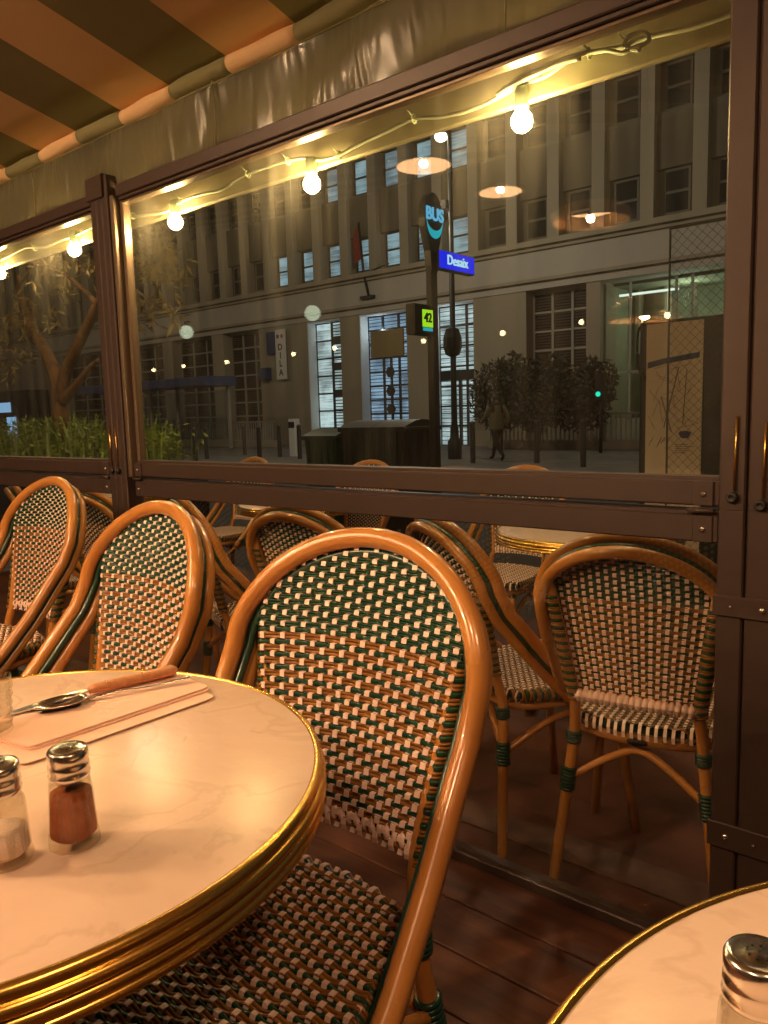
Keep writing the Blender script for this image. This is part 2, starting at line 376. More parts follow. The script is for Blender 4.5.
def catmull(pts, n=8):
    pts = [Vector(p) for p in pts]; P = [pts[0]*2-pts[1]] + pts + [pts[-1]*2-pts[-2]]
    out = []
    for i in range(1, len(P)-2):
        for k in range(n):
            t = k/n; a, b, c, d = P[i-1], P[i], P[i+1], P[i+2]
            out.append(.5*((2*b) + (c-a)*t + (2*a-5*b+4*c-d)*t*t + (3*b-a-3*c+d)*t**3))
    out.append(pts[-1]); return out

# ------------------------------------------------------------------ chair
DECK, STREET_DECK, STREET = 0.0, -0.10, -0.25
HW, ZS, ZT = .222, .76, .934        # hoop half width, spring line, apex of centre line
def back_y(z): return lerp_table([(.45,.186),(.53,.205),(.79,.265),(.95,.318)], z)
def back_pt(x, z, off=0.):
    b = 1-min(1,(x/.20)**2)
    z2 = z + .008*b
    return Vector((x, back_y(z) + .028*b + off, z2))
def hoop_z(x, w=HW, zt=ZT):
    q = 1-(x/w)**2
    return ZS + (zt-ZS)*math.sqrt(max(q,0))
def hoop_path(off=0., w=HW, inset=0.):
    pts = []
    side = [(.236,-.075,.395),(.237,-.03,.435),(.236,.016,.475),(.233,.062,.520),(.230,.112,.572),(.226,.165,.635),(.223,.220,.700)]
    tan = [(1.05,1),(1.02,1),(1.0,1),(.98,1),(.93,1),(.8,1),(.6,1)]
    L = []
    for (x,y,z),(ty,tz) in zip(side, tan):
        n = Vector((0, tz, -ty)).normalized()
        L.append(Vector((x-inset, y, z)) + n*off)
    n = Vector((0,1,-.25)).normalized()
    arc = []
    for i in range(0, 33):
        t = PI*i/32; x = (w-inset)*math.cos(t); z = ZS + (ZT-ZS-inset)*math.sin(t)
        b = 1-min(1,(x/w)**2)
        arc.append(Vector((x, back_y(z)-.008+.028*b, z)) + n*off)
    R = [Vector((-p.x,p.y,p.z)) for p in reversed(L)]
    return catmull(L, 3)[:-1] + catmull([L[-1], arc[0]], 2)[:-1] + arc + catmull([arc[-1], R[0]], 2)[1:-1] + catmull(R, 3)
def post_x(z): return lerp_table([(0,.198),(.40,.152),(.53,.143),(.79,.181),(.85,.192)], z)
def post_y(z): return lerp_table([(0,.235),(.40,.200),(.48,.206),(.53,.223),(.79,.287),(.85,.304)], z)
def weave_half(z): return lerp_table([(.53,.143),(.79,.181),(.80,.19)], z)

def strands(mb, pts, nors, width, thick, mi, double):
    """flattened strand(s) along pts, oval section; width in side direction"""
    path = pts; n = len(path)
    T, _ = frames(path)
    offs = (-.25, .25) if double else (0.,)
    wd = width*(.50 if double else .96)
    for o in offs:
        vs = []
        for p, t, nn in zip(path, T, nors):
            sd = t.cross(nn).normalized()
            c = p + sd*o*width
            for k in range(6):
                a = 2*PI*k/6
                vs.append(c + sd*math.cos(a)*wd/2 + nn*math.sin(a)*thick/2)
        fs = [(i*6+k, i*6+(k+1)%6, (i+1)*6+(k+1)%6, (i+1)*6+k) for i in range(n-1) for k in range(6)]
        mb.add(vs, fs, mi)
NCOL = 20
def make_backrest():
    mb = MB()
    rows = []     # (z, height, mat, double)
    z = .520
    while z < .780:
        rows.append((z, .0110, 0, True)); z += .0097
        rows.append((z, .0086, 1, False)); z += .0097
    zg = z - .0096 + .0080
    while zg < .925:
        rows.append((zg, .0080, 1, True)); zg += .0084
    zsplit = z - .0050
    def half(zz):
        if zz < zsplit: return weave_half(zz)
        if zz >= ZT-.026: return 0
        q = 1-((zz-ZS)/(ZT-.020-ZS))**2
        return min(.188, (HW-.022)*math.sqrt(max(q,0)))
    pitch = .0188
    def colx(u, zz):      # u in column units from -10..10
        s = 1.0 if zz > .79 else weave_half(zz)/.181
        return u*pitch*s
    amp = .0023
    for i, (zz, h, mi, dbl) in enumerate(rows):
        hx = half(zz)
        if hx < .02: continue
        S = []; Nn = []
        sgn = 1 if i % 2 == 0 else -1
        s = 1.0 if zz > .79 else weave_half(zz)/.181
        nn = int(hx/(pitch*s)*4)
        nr = Vector((0,-1,.23)).normalized()
        wrap = zz < zsplit
        for k in range(-nn, nn+1):
            u = k/4; x = u*pitch*s
            if wrap and abs(x) > hx-.001: continue
            S.append(back_pt(x, zz) + nr*(-amp*sgn*math.cos(PI*(u+.5+10)) ))
            Nn.append(nr)
        if wrap:
            px, py = post_x(zz), post_y(zz)
            r = .0172
            for side in (1,-1):
                ex = []; en = []
                for a in (85, 60, 30, 0, -30, -60, -90, -120, -150):
                    ar = math.radians(a)
                    d = Vector((math.cos(ar)*side, -math.sin(ar), 0))
                    ex.append(Vector((px*side, py, zz)) + d*r); en.append(d)
                if side == 1: S += ex; Nn += en
                else: S = ex[::-1] + S; Nn = en[::-1] + Nn
        else:
            S = [back_pt(-hx, zz)] + S + [back_pt(hx, zz)]; Nn = [nr] + Nn + [nr]
        strands(mb, S, Nn, h, .0036, mi, dbl)
    # pale vertical strips
    for c in range(-10, 10):
        u = c+.5; P = []
        par = c % 2
        sgn0 = 1 if par == 0 else -1
        xt = u*pitch
        if abs(xt) > .186: continue
        P.append((rows[0][0]-.012, 0.))
        for i, (zz, h, mi, dbl) in enumerate(rows):
            if half(zz) < abs(xt)*(.97 if zz > .79 else 0)+.001: 
                P.append((zz, 0.)); break
            over = ((i + par) % 2 == 0)
            a = amp*1.15+.0012
            P.append((zz-h*.40, a if over else -a)); P.append((zz+h*.40, a if over else -a))
        pts = []; sd = []; nr = []
        n0 = Vector((0,-1,.23)).normalized()
        for zz, a in P:
            pts.append(back_pt(colx(u, zz), zz) + n0*a); sd.append(Vector((1,0,0))); nr.append(n0)
        mb.ribbon(pts, .0086, .0014, sd, nr, 2)
    return mb
def seat_half(y):
    """half width of the seat at local y (front -0.215, rear 0.2)"""
    t = (y+.215)/.415
    t = min(max(t,0),1)
    w = .212 - .05*max(0,(t-.45)/.55)
    e = 1
    if t < .22: e = (1-((.22-t)/.22)**2.3)**(1/2.3)
    if t > .80: e = (1-((t-.80)/.20)**2.6)**(1/2.6)
    return w*max(e, .0)
def seat_outline(inset=0., n=56):
    """closed outline points (x,y)"""
    pts = []
    ys = []
    for i in range(n//2+1):
        a = PI*i/(n//2); ys.append(-.0075 - .2075*math.cos(a))
    L = [(seat_half(y), y) for y in ys]
    L = L + [(-x, y) for x, y in reversed(L)][1:-1]
    out = []
    for x, y in L:
        v = Vector((x, y+.0075)); l = v.length
        v = v*(l-inset)/max(l,1e-6); out.append((v.x, v.y-.0075))
    # drop duplicates
    o = []
    for p in out:
        if not o or (Vector(p)-Vector(o[-1])).length > .006: o.append(p)
    return o
def make_seat():
    mb = MB(); ZSEAT = .468; amp = .0022
    y = -.205; i = 0; rows = []
    while y < .196:
        rows.append((y, .0115, 0, True)); y += .0098
        rows.append((y, .0078, 1, False)); y += .0098
    def zt(x, y): return ZSEAT - .010*(1-(x/.22)**2)*(1-(y/.22)**2) 
    for i, (yy, h, mi, dbl) in enumerate(rows):
        hx = seat_half(yy)
        if hx < .03: continue
        sgn = 1 if i % 2 == 0 else -1
        S = []; Nn = []; up = Vector((0,0,1))
        nn = int((hx-.012)/.0188*4)
        for k in range(-nn, nn+1):
            u = k/4; x = u*.0188
            S.append(Vector((x, yy, zt(x,yy) - amp*sgn*math.cos(PI*(u+.5+12)))))
            Nn.append(up)
        for side in (1,-1):
            ex = []; en = []
            for a in (70, 35, 0, -35, -75):
                ar = math.radians(a); d = Vector((math.cos(ar)*side, 0, math.sin(ar)))
                ex.append(Vector(((hx-.013)*side, yy, ZSEAT-.019)) + d*.0185); en.append(d)
            if side == 1: S += ex; Nn += en
            else: S = ex[::-1]+S; Nn = en[::-1]+Nn
        strands(mb, S, Nn, h, .0036, mi, dbl)
    for c in range(-11, 11):
        u = c+.5; x = u*.0188; par = c % 2
        ok = [r for r in enumerate(rows) if seat_half(r[1][0]) > abs(x)+.008]
        if len(ok) < 3: continue
        P = []
        for i, (yy, h, mi, dbl) in ok:
            over = ((i+par) % 2 == 0); a = (amp*1.15+.0012)*(1 if over else -1)
            P.append(Vector((x, yy-h*.32, zt(x,yy)+a))); P.append(Vector((x, yy+h*.32, zt(x,yy)+a)))
        y0, y1 = P[0].y, P[-1].y
        pts = [Vector((x,y0-.014,ZSEAT-.034)), Vector((x,y0-.017,ZSEAT-.018)), Vector((x,y0-.009,ZSEAT-.001))] + P + [Vector((x,y1+.008,ZSEAT-.001)), Vector((x,y1+.016,ZSEAT-.018)), Vector((x,y1+.013,ZSEAT-.034))]
        T, _ = frames(pts); sx = Vector((1,0,0))
        mb.ribbon(pts, .0076, .0014, [sx]*len(pts), [sx.cross(t).normalized()*-1 for t in T], 2)
    # inner web under the weave so that the seat has body
    ol = seat_outline(.016)
    mb.prism([(x,y,ZSEAT-.030) for x,y in ol], (0,0,.014), 1)
    return mb
def coil(mb, a, b, r, n, rw, mi=0):
    a = Vector(a); b = Vector(b); T = (b-a).normalized(); u = T.orthogonal().normalized(); w = T.cross(u)
    for i in range(n):
        c = a.lerp(b, (i+.5)/n)
        mb.tube([c + (u*math.cos(2*PI*k/12) + w*math.sin(2*PI*k/12))*r for k in range(12)], rw, 5, mi, closed=True)
def make_chair():
    t = empty('bistro_chair')
    make_backrest().build('backrest', ['brown_strand','green_strand','pink_strand'], t)
    make_seat().build('seat', ['brown_strand','green_strand','pink_strand'], t)
    for nm, off, r, mat, ins in (('front_hoop', -.002, .0158, 'bamboo', 0), ('rear_hoop', .034, .0145, 'bamboo', .015), ('green_hoop', .017, .0095, 'green_cane', .009)):
        mb = MB(); mb.tube(hoop_path(off, inset=ins), r, 12); o = mb.build(nm, mat, t)
    # inner green trim just inside the front hoop
    mb = MB(); pth = hoop_path(.008, inset=.021); mb.tube(pth, .0065, 8); mb.build('hoop_trim', 'green_cane', t)
    bar = [back_pt(-.143+.0143*i,.525)+Vector((0,.012,0)) for i in range(21)]
    mb = MB(); mb.tube(bar, .0105, 10)
    for c in bar[1:-1]:
        mb.tube([c+Vector((0,math.cos(2*PI*k/10)*.0100,math.sin(2*PI*k/10)*.0100)) for k in range(10)], .0070, 6, closed=True)
    o = mb.build('lower_bar', 'pink_strand', t); o['label'] = 'pale pink cane-wrapped bar'
    ring = seat_outline(.020)
    mb = MB(); mb.tube([(x,y,.418) for x,y in ring], .0125, 10, closed=True)
    sf = mb.build('seat_frame', 'bamboo', t)
    yb = max(y for x,y in ring)
    mb = MB(); mb.lathe([(.0,.0),(.017,.0),(.017,.002),(.0,.003)], 20, 0, (0,0,0), 'y', capb=False, capt=False)
    bd = mb.build('badge', 'rubber', sf, (0, yb+.0125, .418)); bd.scale = (1.45,1,.62); bd['label'] = 'oval dark badge'
    joints = {}
    for sx in (1,-1):
        # rear leg running up to the hoop
        zs = [0,.12,.26,.34,.40,.46,.53,.62,.70,.79,.83]
        p = [Vector((post_x(z)*sx, post_y(z), z)) for z in zs]
        mb = MB(); mb.tube(catmull(p, 3), .0138, 10); lg = mb.build('leg', 'bamboo', t)
        b = MB(); coil(b, (post_x(.27)*sx, post_y(.27), .27), (post_x(.33)*sx, post_y(.33), .33), .0155, 7, .0052); b.build('binding', 'green_cane', lg)
        b = MB(); coil(b, (post_x(.395)*sx, post_y(.395), .395), (post_x(.425)*sx, post_y(.425), .425), .0155, 4, .005); b.build('binding', 'green_cane', lg)
        f0 = Vector((.205*sx,-.205,0)); f1 = Vector((.170*sx,-.150,.425))
        mb = MB(); mb.tube([f0, f0.lerp(f1,.5), f1], .0138, 10); lg = mb.build('leg', 'bamboo', t)
        b = MB(); coil(b, f0.lerp(f1,.66), f0.lerp(f1,.80), .0155, 7, .0052); b.build('binding', 'green_cane', lg); b = MB(); coil(b, f0.lerp(f1,.93), f0.lerp(f1,.99), .0155, 4, .005); b.build('binding', 'green_cane', lg)
        joints[('f',sx)] = f0.lerp(f1,.72)
        joints[('r',sx)] = Vector((post_x(.30)*sx, post_y(.30), .30))
    def arch(a, b, mid):
        mb = MB(); mb.tube(catmull([a, a.lerp(mid,.55)+Vector((0,0,.012)), mid, b.lerp(mid,.55)+Vector((0,0,.012)), b], 6), .0098, 8)
        mb.build('stretcher', 'bamboo', t)
    A = joints
    arch(A[('r',1)], A[('r',-1)], Vector((0,.165,.385)))
    arch(A[('f',1)], A[('f',-1)], Vector((0,-.165,.385)))
    for sx in (1,-1): arch(A[('f',sx)], A[('r',sx)], Vector((.180*sx,.01,.385)))
    # green sleeves where the hoop meets the seat
    for sx in (1,-1):
        mb = MB(); coil(mb, (.236*sx,-.05,.412), (.232*sx,-.02,.428), .021, 4, .005); mb.build('hoop_binding', 'green_cane', t)
    return t
chair = make_chair(); remember(chair)
chair.location = (-.738, .543, DECK); chair.rotation_euler = (0,0,math.radians(5))
tag(chair, 'large near rattan bistro chair at the middle, facing the marble table', 'chair', 'woven bistro chairs inside the terrace')
def place(x, y, rz, z, label, group):
    c = dup(chair, (x,y,z), math.radians(rz), label); c['group'] = group; return c
gi = 'woven bistro chairs inside the terrace'; go = 'woven bistro chairs outside beyond the glass'
place(-1.455, .625, -4, DECK, 'rattan bistro chair behind the far edge of the left table, under the middle post', gi)
place(-2.45, .90, 0, DECK, 'rattan bistro chair cut by the left edge of the photo', gi)
place(-.735, 1.93, 190, STREET_DECK, 'rattan bistro chair beyond the glass next to the right post, seen from behind', go)
place(-1.11, 1.98, 152, STREET_DECK, 'rattan bistro chair beyond the glass seen just right of the large near chair', go)
place(-1.84, 1.98, 187, STREET_DECK, 'rattan bistro chair beyond the glass peeking over the left shoulder of the large near chair', go)
place(-2.31, 1.99, 158, STREET_DECK, 'rattan bistro chair beyond the glass with pink bar, right of the second inside chair', go)
place(-3.10, 1.98, 186, STREET_DECK, 'rattan bistro chair beyond the glass, right below the middle post', go)
place(-3.62, 1.98, 158, STREET_DECK, 'rattan bistro chair beyond the glass, between the two leftmost inside chairs', go)
place(-1.93, 3.07, 2, STREET_DECK, 'far rattan chair whose top shows above the rail under the street-side railing, rightmost of three', go)
place(-3.08, 3.20, 0, STREET_DECK, 'far rattan chair whose top shows above the rail before the dark bins, middle of three', go)
place(-4.20, 3.24, 0, STREET_DECK, 'far rattan chair whose top shows above the rail before the bollards, leftmost of three', go)

# ------------------------------------------------------------------ tables
def make_table(x, y, z0, r, label, group):
    t = empty('bistro_table', (x,y,z0)); tag(t, label, 'table', group)
    zt = .745
    mb = MB(); mb.lathe([(0,zt-.02),(r-.006,zt-.02),(r-.006,zt-.001),(r-.009,zt),(0,zt)], 160, capb=False, capt=False)
    mb.build('tabletop', 'marble', t)
    prof = [(r-.007,zt-.001),(r-.006,zt+.0012),(r-.002,zt+.0014),(r+.001,zt-.001)]
    prof = [(r-.008,zt-.003),(r-.008,zt+.001),(r-.004,zt+.0018),(r,zt-.001),(r+.0015,zt-.006),(r-.001,zt-.010)]
    for zc, rr in ((-.016,.0062),(-.0275,.0062),(-.038,.005)):
        for a in (70,50,30,10,-10,-30,-50,-70):
            ar = math.radians(a); prof.append((r-.002+rr*math.cos(ar)*1.0, zt+zc+rr*math.sin(ar)))
    prof += [(r-.012, zt-.045),(r-.03, zt-.045)]
    mb = MB(); mb.lathe(prof, 160, capb=False, capt=False); mb.build('edge_band', 'brass', t)
    mb = MB(); mb.lathe([(0,zt-.046),(r-.03,zt-.046),(r-.03,zt-.022),(0,zt-.022)], 48, capb=False, capt=False); mb.build('underside', 'iron', t)
    mb = MB(); mb.lathe([(.045,.09),(.05,.10),(.03,.13),(.026,.20),(.024,.5),(.027,.62),(.05,.66),(.14,.695),(.14,zt-.046)], 24); mb.build('column', 'iron', t)
    for k in range(4):
        a = PI/4+k*PI/2; mb = MB()
        d = Vector((math.cos(a), math.sin(a), 0))
        mb.tube(catmull([d*.02+Vector((0,0,.13)), d*.08+Vector((0,0,.11)), d*.16+Vector((0,0,.05)), d*.235+Vector((0,0,.022))], 5), [.022]*8+[.018]*8, 10)
        mb.sphere(d*.235+Vector((0,0,.019)), .019, sc=(1.3,1.3,1)); mb.build('foot', 'iron', t)
    return t
gt = 'round marble bistro tables with brass edges'
T1 = (-.841,.321); r1 = .357
make_table(*T1, DECK, r1, 'round marble bistro table with grooved brass edge at left, holding the shakers and cutlery', gt)
make_table(.171,.409, DECK, .384, 'round marble bistro table at the bottom right corner under a single shaker', gt)
make_table(-1.35, 2.88-.05, STREET_DECK, .36, 'round table beyond the glass, behind the two chairs at right', gt)
make_table(-3.12, 2.98, STREET_DECK, .36, 'round table beyond the glass, behind the chairs left of centre', gt)
make_table(-4.75, 2.85, STREET_DECK, .36, 'round table beyond the glass, behind the chairs at far left', gt)

# ------------------------------------------------------------------ things on the tables
ZT1 = .7465
def shaker(x, y, z, fill, level, label, rz=0.):
    t = empty('spice_shaker', (x,y,z), rz); tag(t, label, 'shaker', 'glass spice shakers with metal lids')
    out = [(.0150,0),(.0205,.001),(.0215,.004),(.0212,.009),(.0202,.011),(.0183,.050),(.0175,.055),(.0142,.060),(.0130,.062),(.0130,.067)]
    inn = [(.0118,.067),(.0126,.060),(.0168,.053),(.0192,.011),(.0150,.008),(0.0,.007)]
    mb = MB(); mb.lathe(out+inn, 10, capt=False, smooth=False)
    mb.build('jar', 'jar', t)
    top = lerp_table([(0,.0188),(1,.0164)], level); zz = .0082 + level*.044
    mb = MB(); mb.lathe([(0,.0078),(.0155,.0082),(.0188,.0115),(top,zz-.002),(top*.6,zz+.0015),(0,zz+.002)], 20, capb=False, capt=False)
    f = mb.build('contents', fill, t)
    mb = MB(); mb.lathe([(.0150,.060),(.0166,.061),(.0170,.064),(.0160,.0665),(.0168,.069),(.0166,.072),(.0158,.0745),(.0166,.077),(.0164,.083),(.0150,.0855),(.0120,.0850),(.0070,.0862),(0,.0868)], 28, capb=False, capt=False)
    lid = mb.build('lid', 'chrome', t); t.scale = (1.06,1.06,1.05)
    mb = MB()
    for k in range(9):
        a = 2*PI*k/8; rr = .0055 if k < 8 else 0
        mb.lathe([(0,0),(.0008,0),(.0008,.0003),(0,.0003)], 8, 0, (rr*math.cos(a), rr*math.sin(a), .0866), capb=False, capt=False)
    mb.build('holes', 'rubber', lid)
    return t
p = on_z(78,850,ZT1); shaker(p.x-.0125, p.y+.004, ZT1, 'pepper', .93, 'shaker full of red-brown ground pepper on the left table', .2)
p = on_z(7,868,ZT1); shaker(p.x-.010, p.y+.004, ZT1, 'salt', .52, 'shaker half full of pale salt at the left edge of the photo', .5)
p = on_z(759,962,ZT1+.085); shaker(p.x, p.y, ZT1, 'salt', .35, 'pale shaker on the table at the bottom right corner', .1)
# drinking glass cut by the left edge
p = on_z(-14,738,ZT1)
mb = MB(); h = .075
prof = [(.026,0),(.0285,.002)] + [(.0285+.0022*(i%2)+.004*i/12, .004+i*.0052) for i in range(12)] + [(.0335,h-.006),(.034,h),(.0322,h),(.0300,.012),(0,.010)]
mb.lathe(prof, 24, capt=False, smooth=False)
o = mb.build('drinking_glass', 'jar', None, (p.x,p.y,ZT1)); tag(o, 'clear ribbed drinking glass cut by the left edge of the photo', 'glass')
# napkin: folded paper, three leaves
nz = ZT1+.0004
def npt(px, py): 
    q = on_z(px,py,ZT1+.005); return Vector((q.x,q.y,0))
def cpt(px, py):
    q = on_z(px,py,ZT1+.0125); return Vector((q.x,q.y,0))
c1, c2, c3, c4 = npt(-40,728), npt(30,749), npt(212,688), npt(168,672)
def napkin_layer(mb, a, b, c, d, z, th):
    # rounded quad
    P = [a,b,c,d]; pts = []
    for i in range(4):
        p0, p1, p2 = P[i-1], P[i], P[(i+1)%4]
        e0 = (p0-p1).normalized()*.012; e1 = (p2-p1).normalized()*.012
        for t in (0,.33,.66,1): pts.append(p1 + e0*(1-t)**2 + e1*t*t)
    mb.prism([Vector((q.x,q.y,z)) for q in pts], (0,0,th))
mb = MB()
d1, d2, d3, d4 = npt(-34,738), npt(22,762), npt(216,694), npt(172,676)
napkin_layer(mb, d1, d2, d3, d4, nz, .0012)
napkin_layer(mb, c1, c2, c3, c4, nz+.0013, .0022)
napkin_layer(mb, c1.lerp(c2,.04), c2.lerp(c1,.02)+Vector((0,0.001,0)), c3.lerp(c4,.04), c4, nz+.0040, .0022)
o = mb.build('paper_napkin', 'napkin'); tag(o, 'folded pale pink paper napkin under the knife and spoon', 'napkin')
nt_ = nz+.0064
# knife
def flat(p, z): return Vector((p.x,p.y,z))
ka, kj, kt = cpt(177,671), cpt(88,692), cpt(4,712)
kn = empty('steak_knife', flat(kj, nt_)); tag(kn, 'table knife with a light wooden handle lying on the napkin', 'knife')
L = flat(kj,nt_); dirh = (flat(ka,nt_)-L); lh = dirh.length; dh = dirh.normalized(); sd = Vector((-dh.y,dh.x,0)); upv = Vector((0,0,1))
mb = MB(); n = 18; vs = []; seg = 14
for i in range(n+1):
    t = i/n; w = .0085+.0035*t; hh = .0062+.0015*t
    if i == 0: w *= .3; hh *= .3
    if i == 1: w *= .85; hh *= .85
    if i == n: w *= .45; hh *= .45
    c = dh*(lh*(t if i != 1 else .02)) + upv*(.0085)
    for k in range(seg):
        a = 2*PI*k/seg; vs.append(c + sd*math.cos(a)*w + upv*math.sin(a)*hh)
fs = [(i*seg+k,i*seg+(k+1)%seg,(i+1)*seg+(k+1)%seg,(i+1)*seg+k) for i in range(n) for k in range(seg)] + [tuple(range(seg-1,-1,-1)), tuple(n*seg+k for k in range(seg))]
mb.add(vs, fs); h_ = mb.build('handle', 'wood_handle', kn); h_['label'] = 'light wooden handle'
rv = MB()
for t in (.2,.6): rv.lathe([(0,0),(.0022,0),(.0018,.0006),(0,.0008)], 10, 0, tuple(dh*lh*t+upv*.0150), capb=False, capt=False)
rv.build('rivet', 'chrome', h_)
bl = (flat(kt,nt_)-L); lb = bl.length; db = bl.normalized(); sb = Vector((-db.y,db.x,0))
mb = MB()
pts = [db*-.006-sb*.004+upv*.0076, db*lb*.2-sb*.009+upv*.006, db*lb*.7-sb*.010+upv*.002, db*lb*.93-sb*.004+upv*.001, db*lb+sb*.006+upv*.001, db*lb*.6+sb*.008+upv*.003, db*lb*.15+sb*.007+upv*.0065, db*-.006+sb*.004+upv*.0076]
mb.prism(pts, (0,0,.0016)); mb.build('blade', 'chrome', kn)
# spoon
sh, sj, sb0, st = cpt(190,678), cpt(88,697), cpt(40,708), cpt(8,703)
sp = empty('spoon', flat(sj, nt_)); tag(sp, 'steel spoon lying along the near side of the knife on the napkin', 'spoon')
S0 = flat(sj, nt_); Hh = flat(sh,nt_)-S0
pth = catmull([Vector((0,0,.003)), Hh*.3+upv*.006, Hh*.65+upv*.0045, Hh*.9+upv*.007, Hh+upv*.008], 6)
mb = MB(); vs = []; sdr = Vector((-Hh.y,Hh.x,0)).normalized(); n = len(pth)
for i, q in enumerate(pth):
    t = i/(n-1); w = .0028+.0050*max(0,(t-.45)/.55)**1.2
    if t > .95: w *= .75
    vs += [q-sdr*w-upv*.0004, q+upv*-.0012, q+sdr*w-upv*.0004, q+sdr*w*.8+upv*.0008, q+upv*.0014, q-sdr*w*.8+upv*.0008]
fs = [(i*6+k,i*6+(k+1)%6,(i+1)*6+(k+1)%6,(i+1)*6+k) for i in range(n-1) for k in range(6)] + [tuple(range(5,-1,-1)), tuple((n-1)*6+k for k in range(6))]
mb.add(vs, fs); mb.build('handle', 'chrome', sp)
bd = flat(sb0,nt_)-S0; bdn = bd.normalized(); bsd = Vector((-bdn.y,bdn.x,0)); bc = bdn*.036
mb = MB(); vs = []; ringn, segn = 6, 24
for side in (0,1):
    for i in range(ringn+1):
        q = i/ringn
        for k in range(segn):
            a = 2*PI*k/segn
            zz = .0085*(q*q) + (.0012 if side == 0 else 0.) - .0006
            w = .0205*(1-.14*math.cos(a))
            vs.append(bc + bdn*math.cos(a)*q*.035 + bsd*math.sin(a)*q*w + upv*(zz))
fs = []
for side in (0,1):
    o0 = side*(ringn+1)*segn
    fs += [(o0+i*segn+k,o0+i*segn+(k+1)%segn,o0+(i+1)*segn+(k+1)%segn,o0+(i+1)*segn+k) for i in range(ringn) for k in range(segn)]
o1 = ringn*segn; o2 = o1+(ringn+1)*segn
fs += [(o1+k,o1+(k+1)%segn,o2+(k+1)%segn,o2+k) for k in range(segn)]
mb.add(vs, fs); mb.build('bowl', 'chrome', sp)

# ------------------------------------------------------------------ room shell
XL, XR = -6.6, 1.2
def planks(y0, y1, w, gap=.006):
    mb = MB(); y = y1
    while y > y0:
        mb.bbox((XL, y-w+gap, -.03), (XR, y, 0), .002); y -= w
    mb.box((XL,y0,-.06),(XR,y1,-.031)); return mb
structure('floor', planks(-3.2, 1.497, .142), 'deck')
mb = MB(); mb.box((XL,1.50,-.16),(XR,3.95,-.10)); structure('floor_street_terrace', mb, 'deck_dark')
mb = MB(); mb.bbox((XL,1.80,-.0999),(XR,1.92,-.094),.002); structure('trim_1', mb, 'kerb')
mb = MB(); mb.bbox((XL,1.498,-.1),(XR,1.545,.022),.003); structure('trim_2', mb, 'frame')
mb = MB(); mb.box((XL,-3.18,0),(XR,-3.08,3.26)); structure('wall_back', mb, 'wall_in')
mb = MB(); mb.prism([(XR+.01,-3.2,0),(XR+.01,1.3,0),(XR+.01,1.3,2.10),(XR+.01,-3.2,3.27)],(.1,0,0)); structure('wall_right', mb, 'wall_in')
mb = MB(); mb.prism([(XL-.11,-3.2,0),(XL-.11,1.3,0),(XL-.11,1.3,2.10),(XL-.11,-3.2,3.27)],(.1,0,0)); structure('wall_left', mb, 'wall_in')
# awning: canvas sloping up from the screen towards the cafe
slope = .26
mb = MB(); nx, ny = 60, 24; vs = []
y_edge, z_edge = 1.52, 2.105
for j in range(ny+1):
    for i in range(nx+1):
        x = XL+(XR-XL)*i/nx; y = y_edge - j*(4.72/ny)
        vs.append((x, y, z_edge+slope*(y_edge-y) - .010*math.sin(PI*((x+2.32)/.81))**2*math.sin(PI*min(1,j/6))))
fs = [(j*(nx+1)+i, j*(nx+1)+i+1, (j+1)*(nx+1)+i+1, (j+1)*(nx+1)+i) for j in range(ny) for i in range(nx)]
mb.add(vs, fs)
aw = mb.build('awning', 'awning'); tag(aw, 'orange and olive striped canvas awning overhead', 'awning')
sol = aw.modifiers.new('thick','SOLIDIFY'); sol.thickness = .004
# rolled hem of the awning, one bulge per stripe
seams = [-2.32+.27*k for k in range(-16,14)]
mb = MB()
for k, s in enumerate(range(-16,13)):
    x0 = -2.32+.27*s; mi = 1 if (s % 2) else 0
    P = []; Rr = []
    for i in range(10):
        t = i/9; x = x0+.27*t
        P.append((x, 1.495, 2.095+.004*math.sin(9*x))); Rr.append(.023+.003*math.sin(PI*t)+.0015*math.sin(31*x))
    mb.tube(P, Rr, 12, mi, cap=True)
    if True: pass
hem = mb.build('hem', ['stripe_b','stripe_a'], aw); hem['label'] = 'rolled striped hem'
# vinyl valance between hem and the top rail
mb = MB(); vs = []; nx = 160
for j in range(9):
    for i in range(nx+1):
        x = XL+(XR-XL)*i/nx; z = 2.085 - j*(2.085-1.880)/8
        vs.append((x, 1.500 + .008*math.sin(x*7.+j*.25)*math.sin(j*.5)+.006*math.sin(x*17+j*.5), z))
mb.add(vs, [(j*(nx+1)+i, j*(nx+1)+i+1, (j+1)*(nx+1)+i+1, (j+1)*(nx+1)+i) for j in range(8) for i in range(nx)])
va = mb.build('valance', 'vinyl'); tag(va, 'grey translucent vinyl strip between the striped hem and the top rail', 'valance')
mb = MB()
for x in (-4.1,-2.95,-1.86,-.9): mb.tube([(x,1.488,2.085),(x+.002,1.492,1.98),(x,1.489,1.885)], .0025, 6)
mb.build('seam', 'stripe_a', va)
mb = MB(); mb.tube([(XL,1.487,2.063),(XR,1.487,2.063)], .002, 6); mb.build('piping', 'stripe_a', va)

# ------------------------------------------------------------------ the screen (sliding glazed panels)
YF, YB_ = 1.462, 1.520
def hardware_screw(mb, x, z, y=YF, r=.0055):
    mb.lathe([(0,0),(r,0),(r,-.0016),(r*.75,-.0034),(r*.42,-.0042)], 16, 0, (x,y,z), 'y', capb=False, capt=False)
    mb.lathe([(r*.42,-.0042),(r*.38,-.0022),(0,-.0022)], 6, 0, (x,y,z), 'y', capb=False, capt=False, smooth=False)
def make_post(xs, name, label, full=True):
    t = empty(name, (0,0,0)); tag(t, label, 'post')
    return t
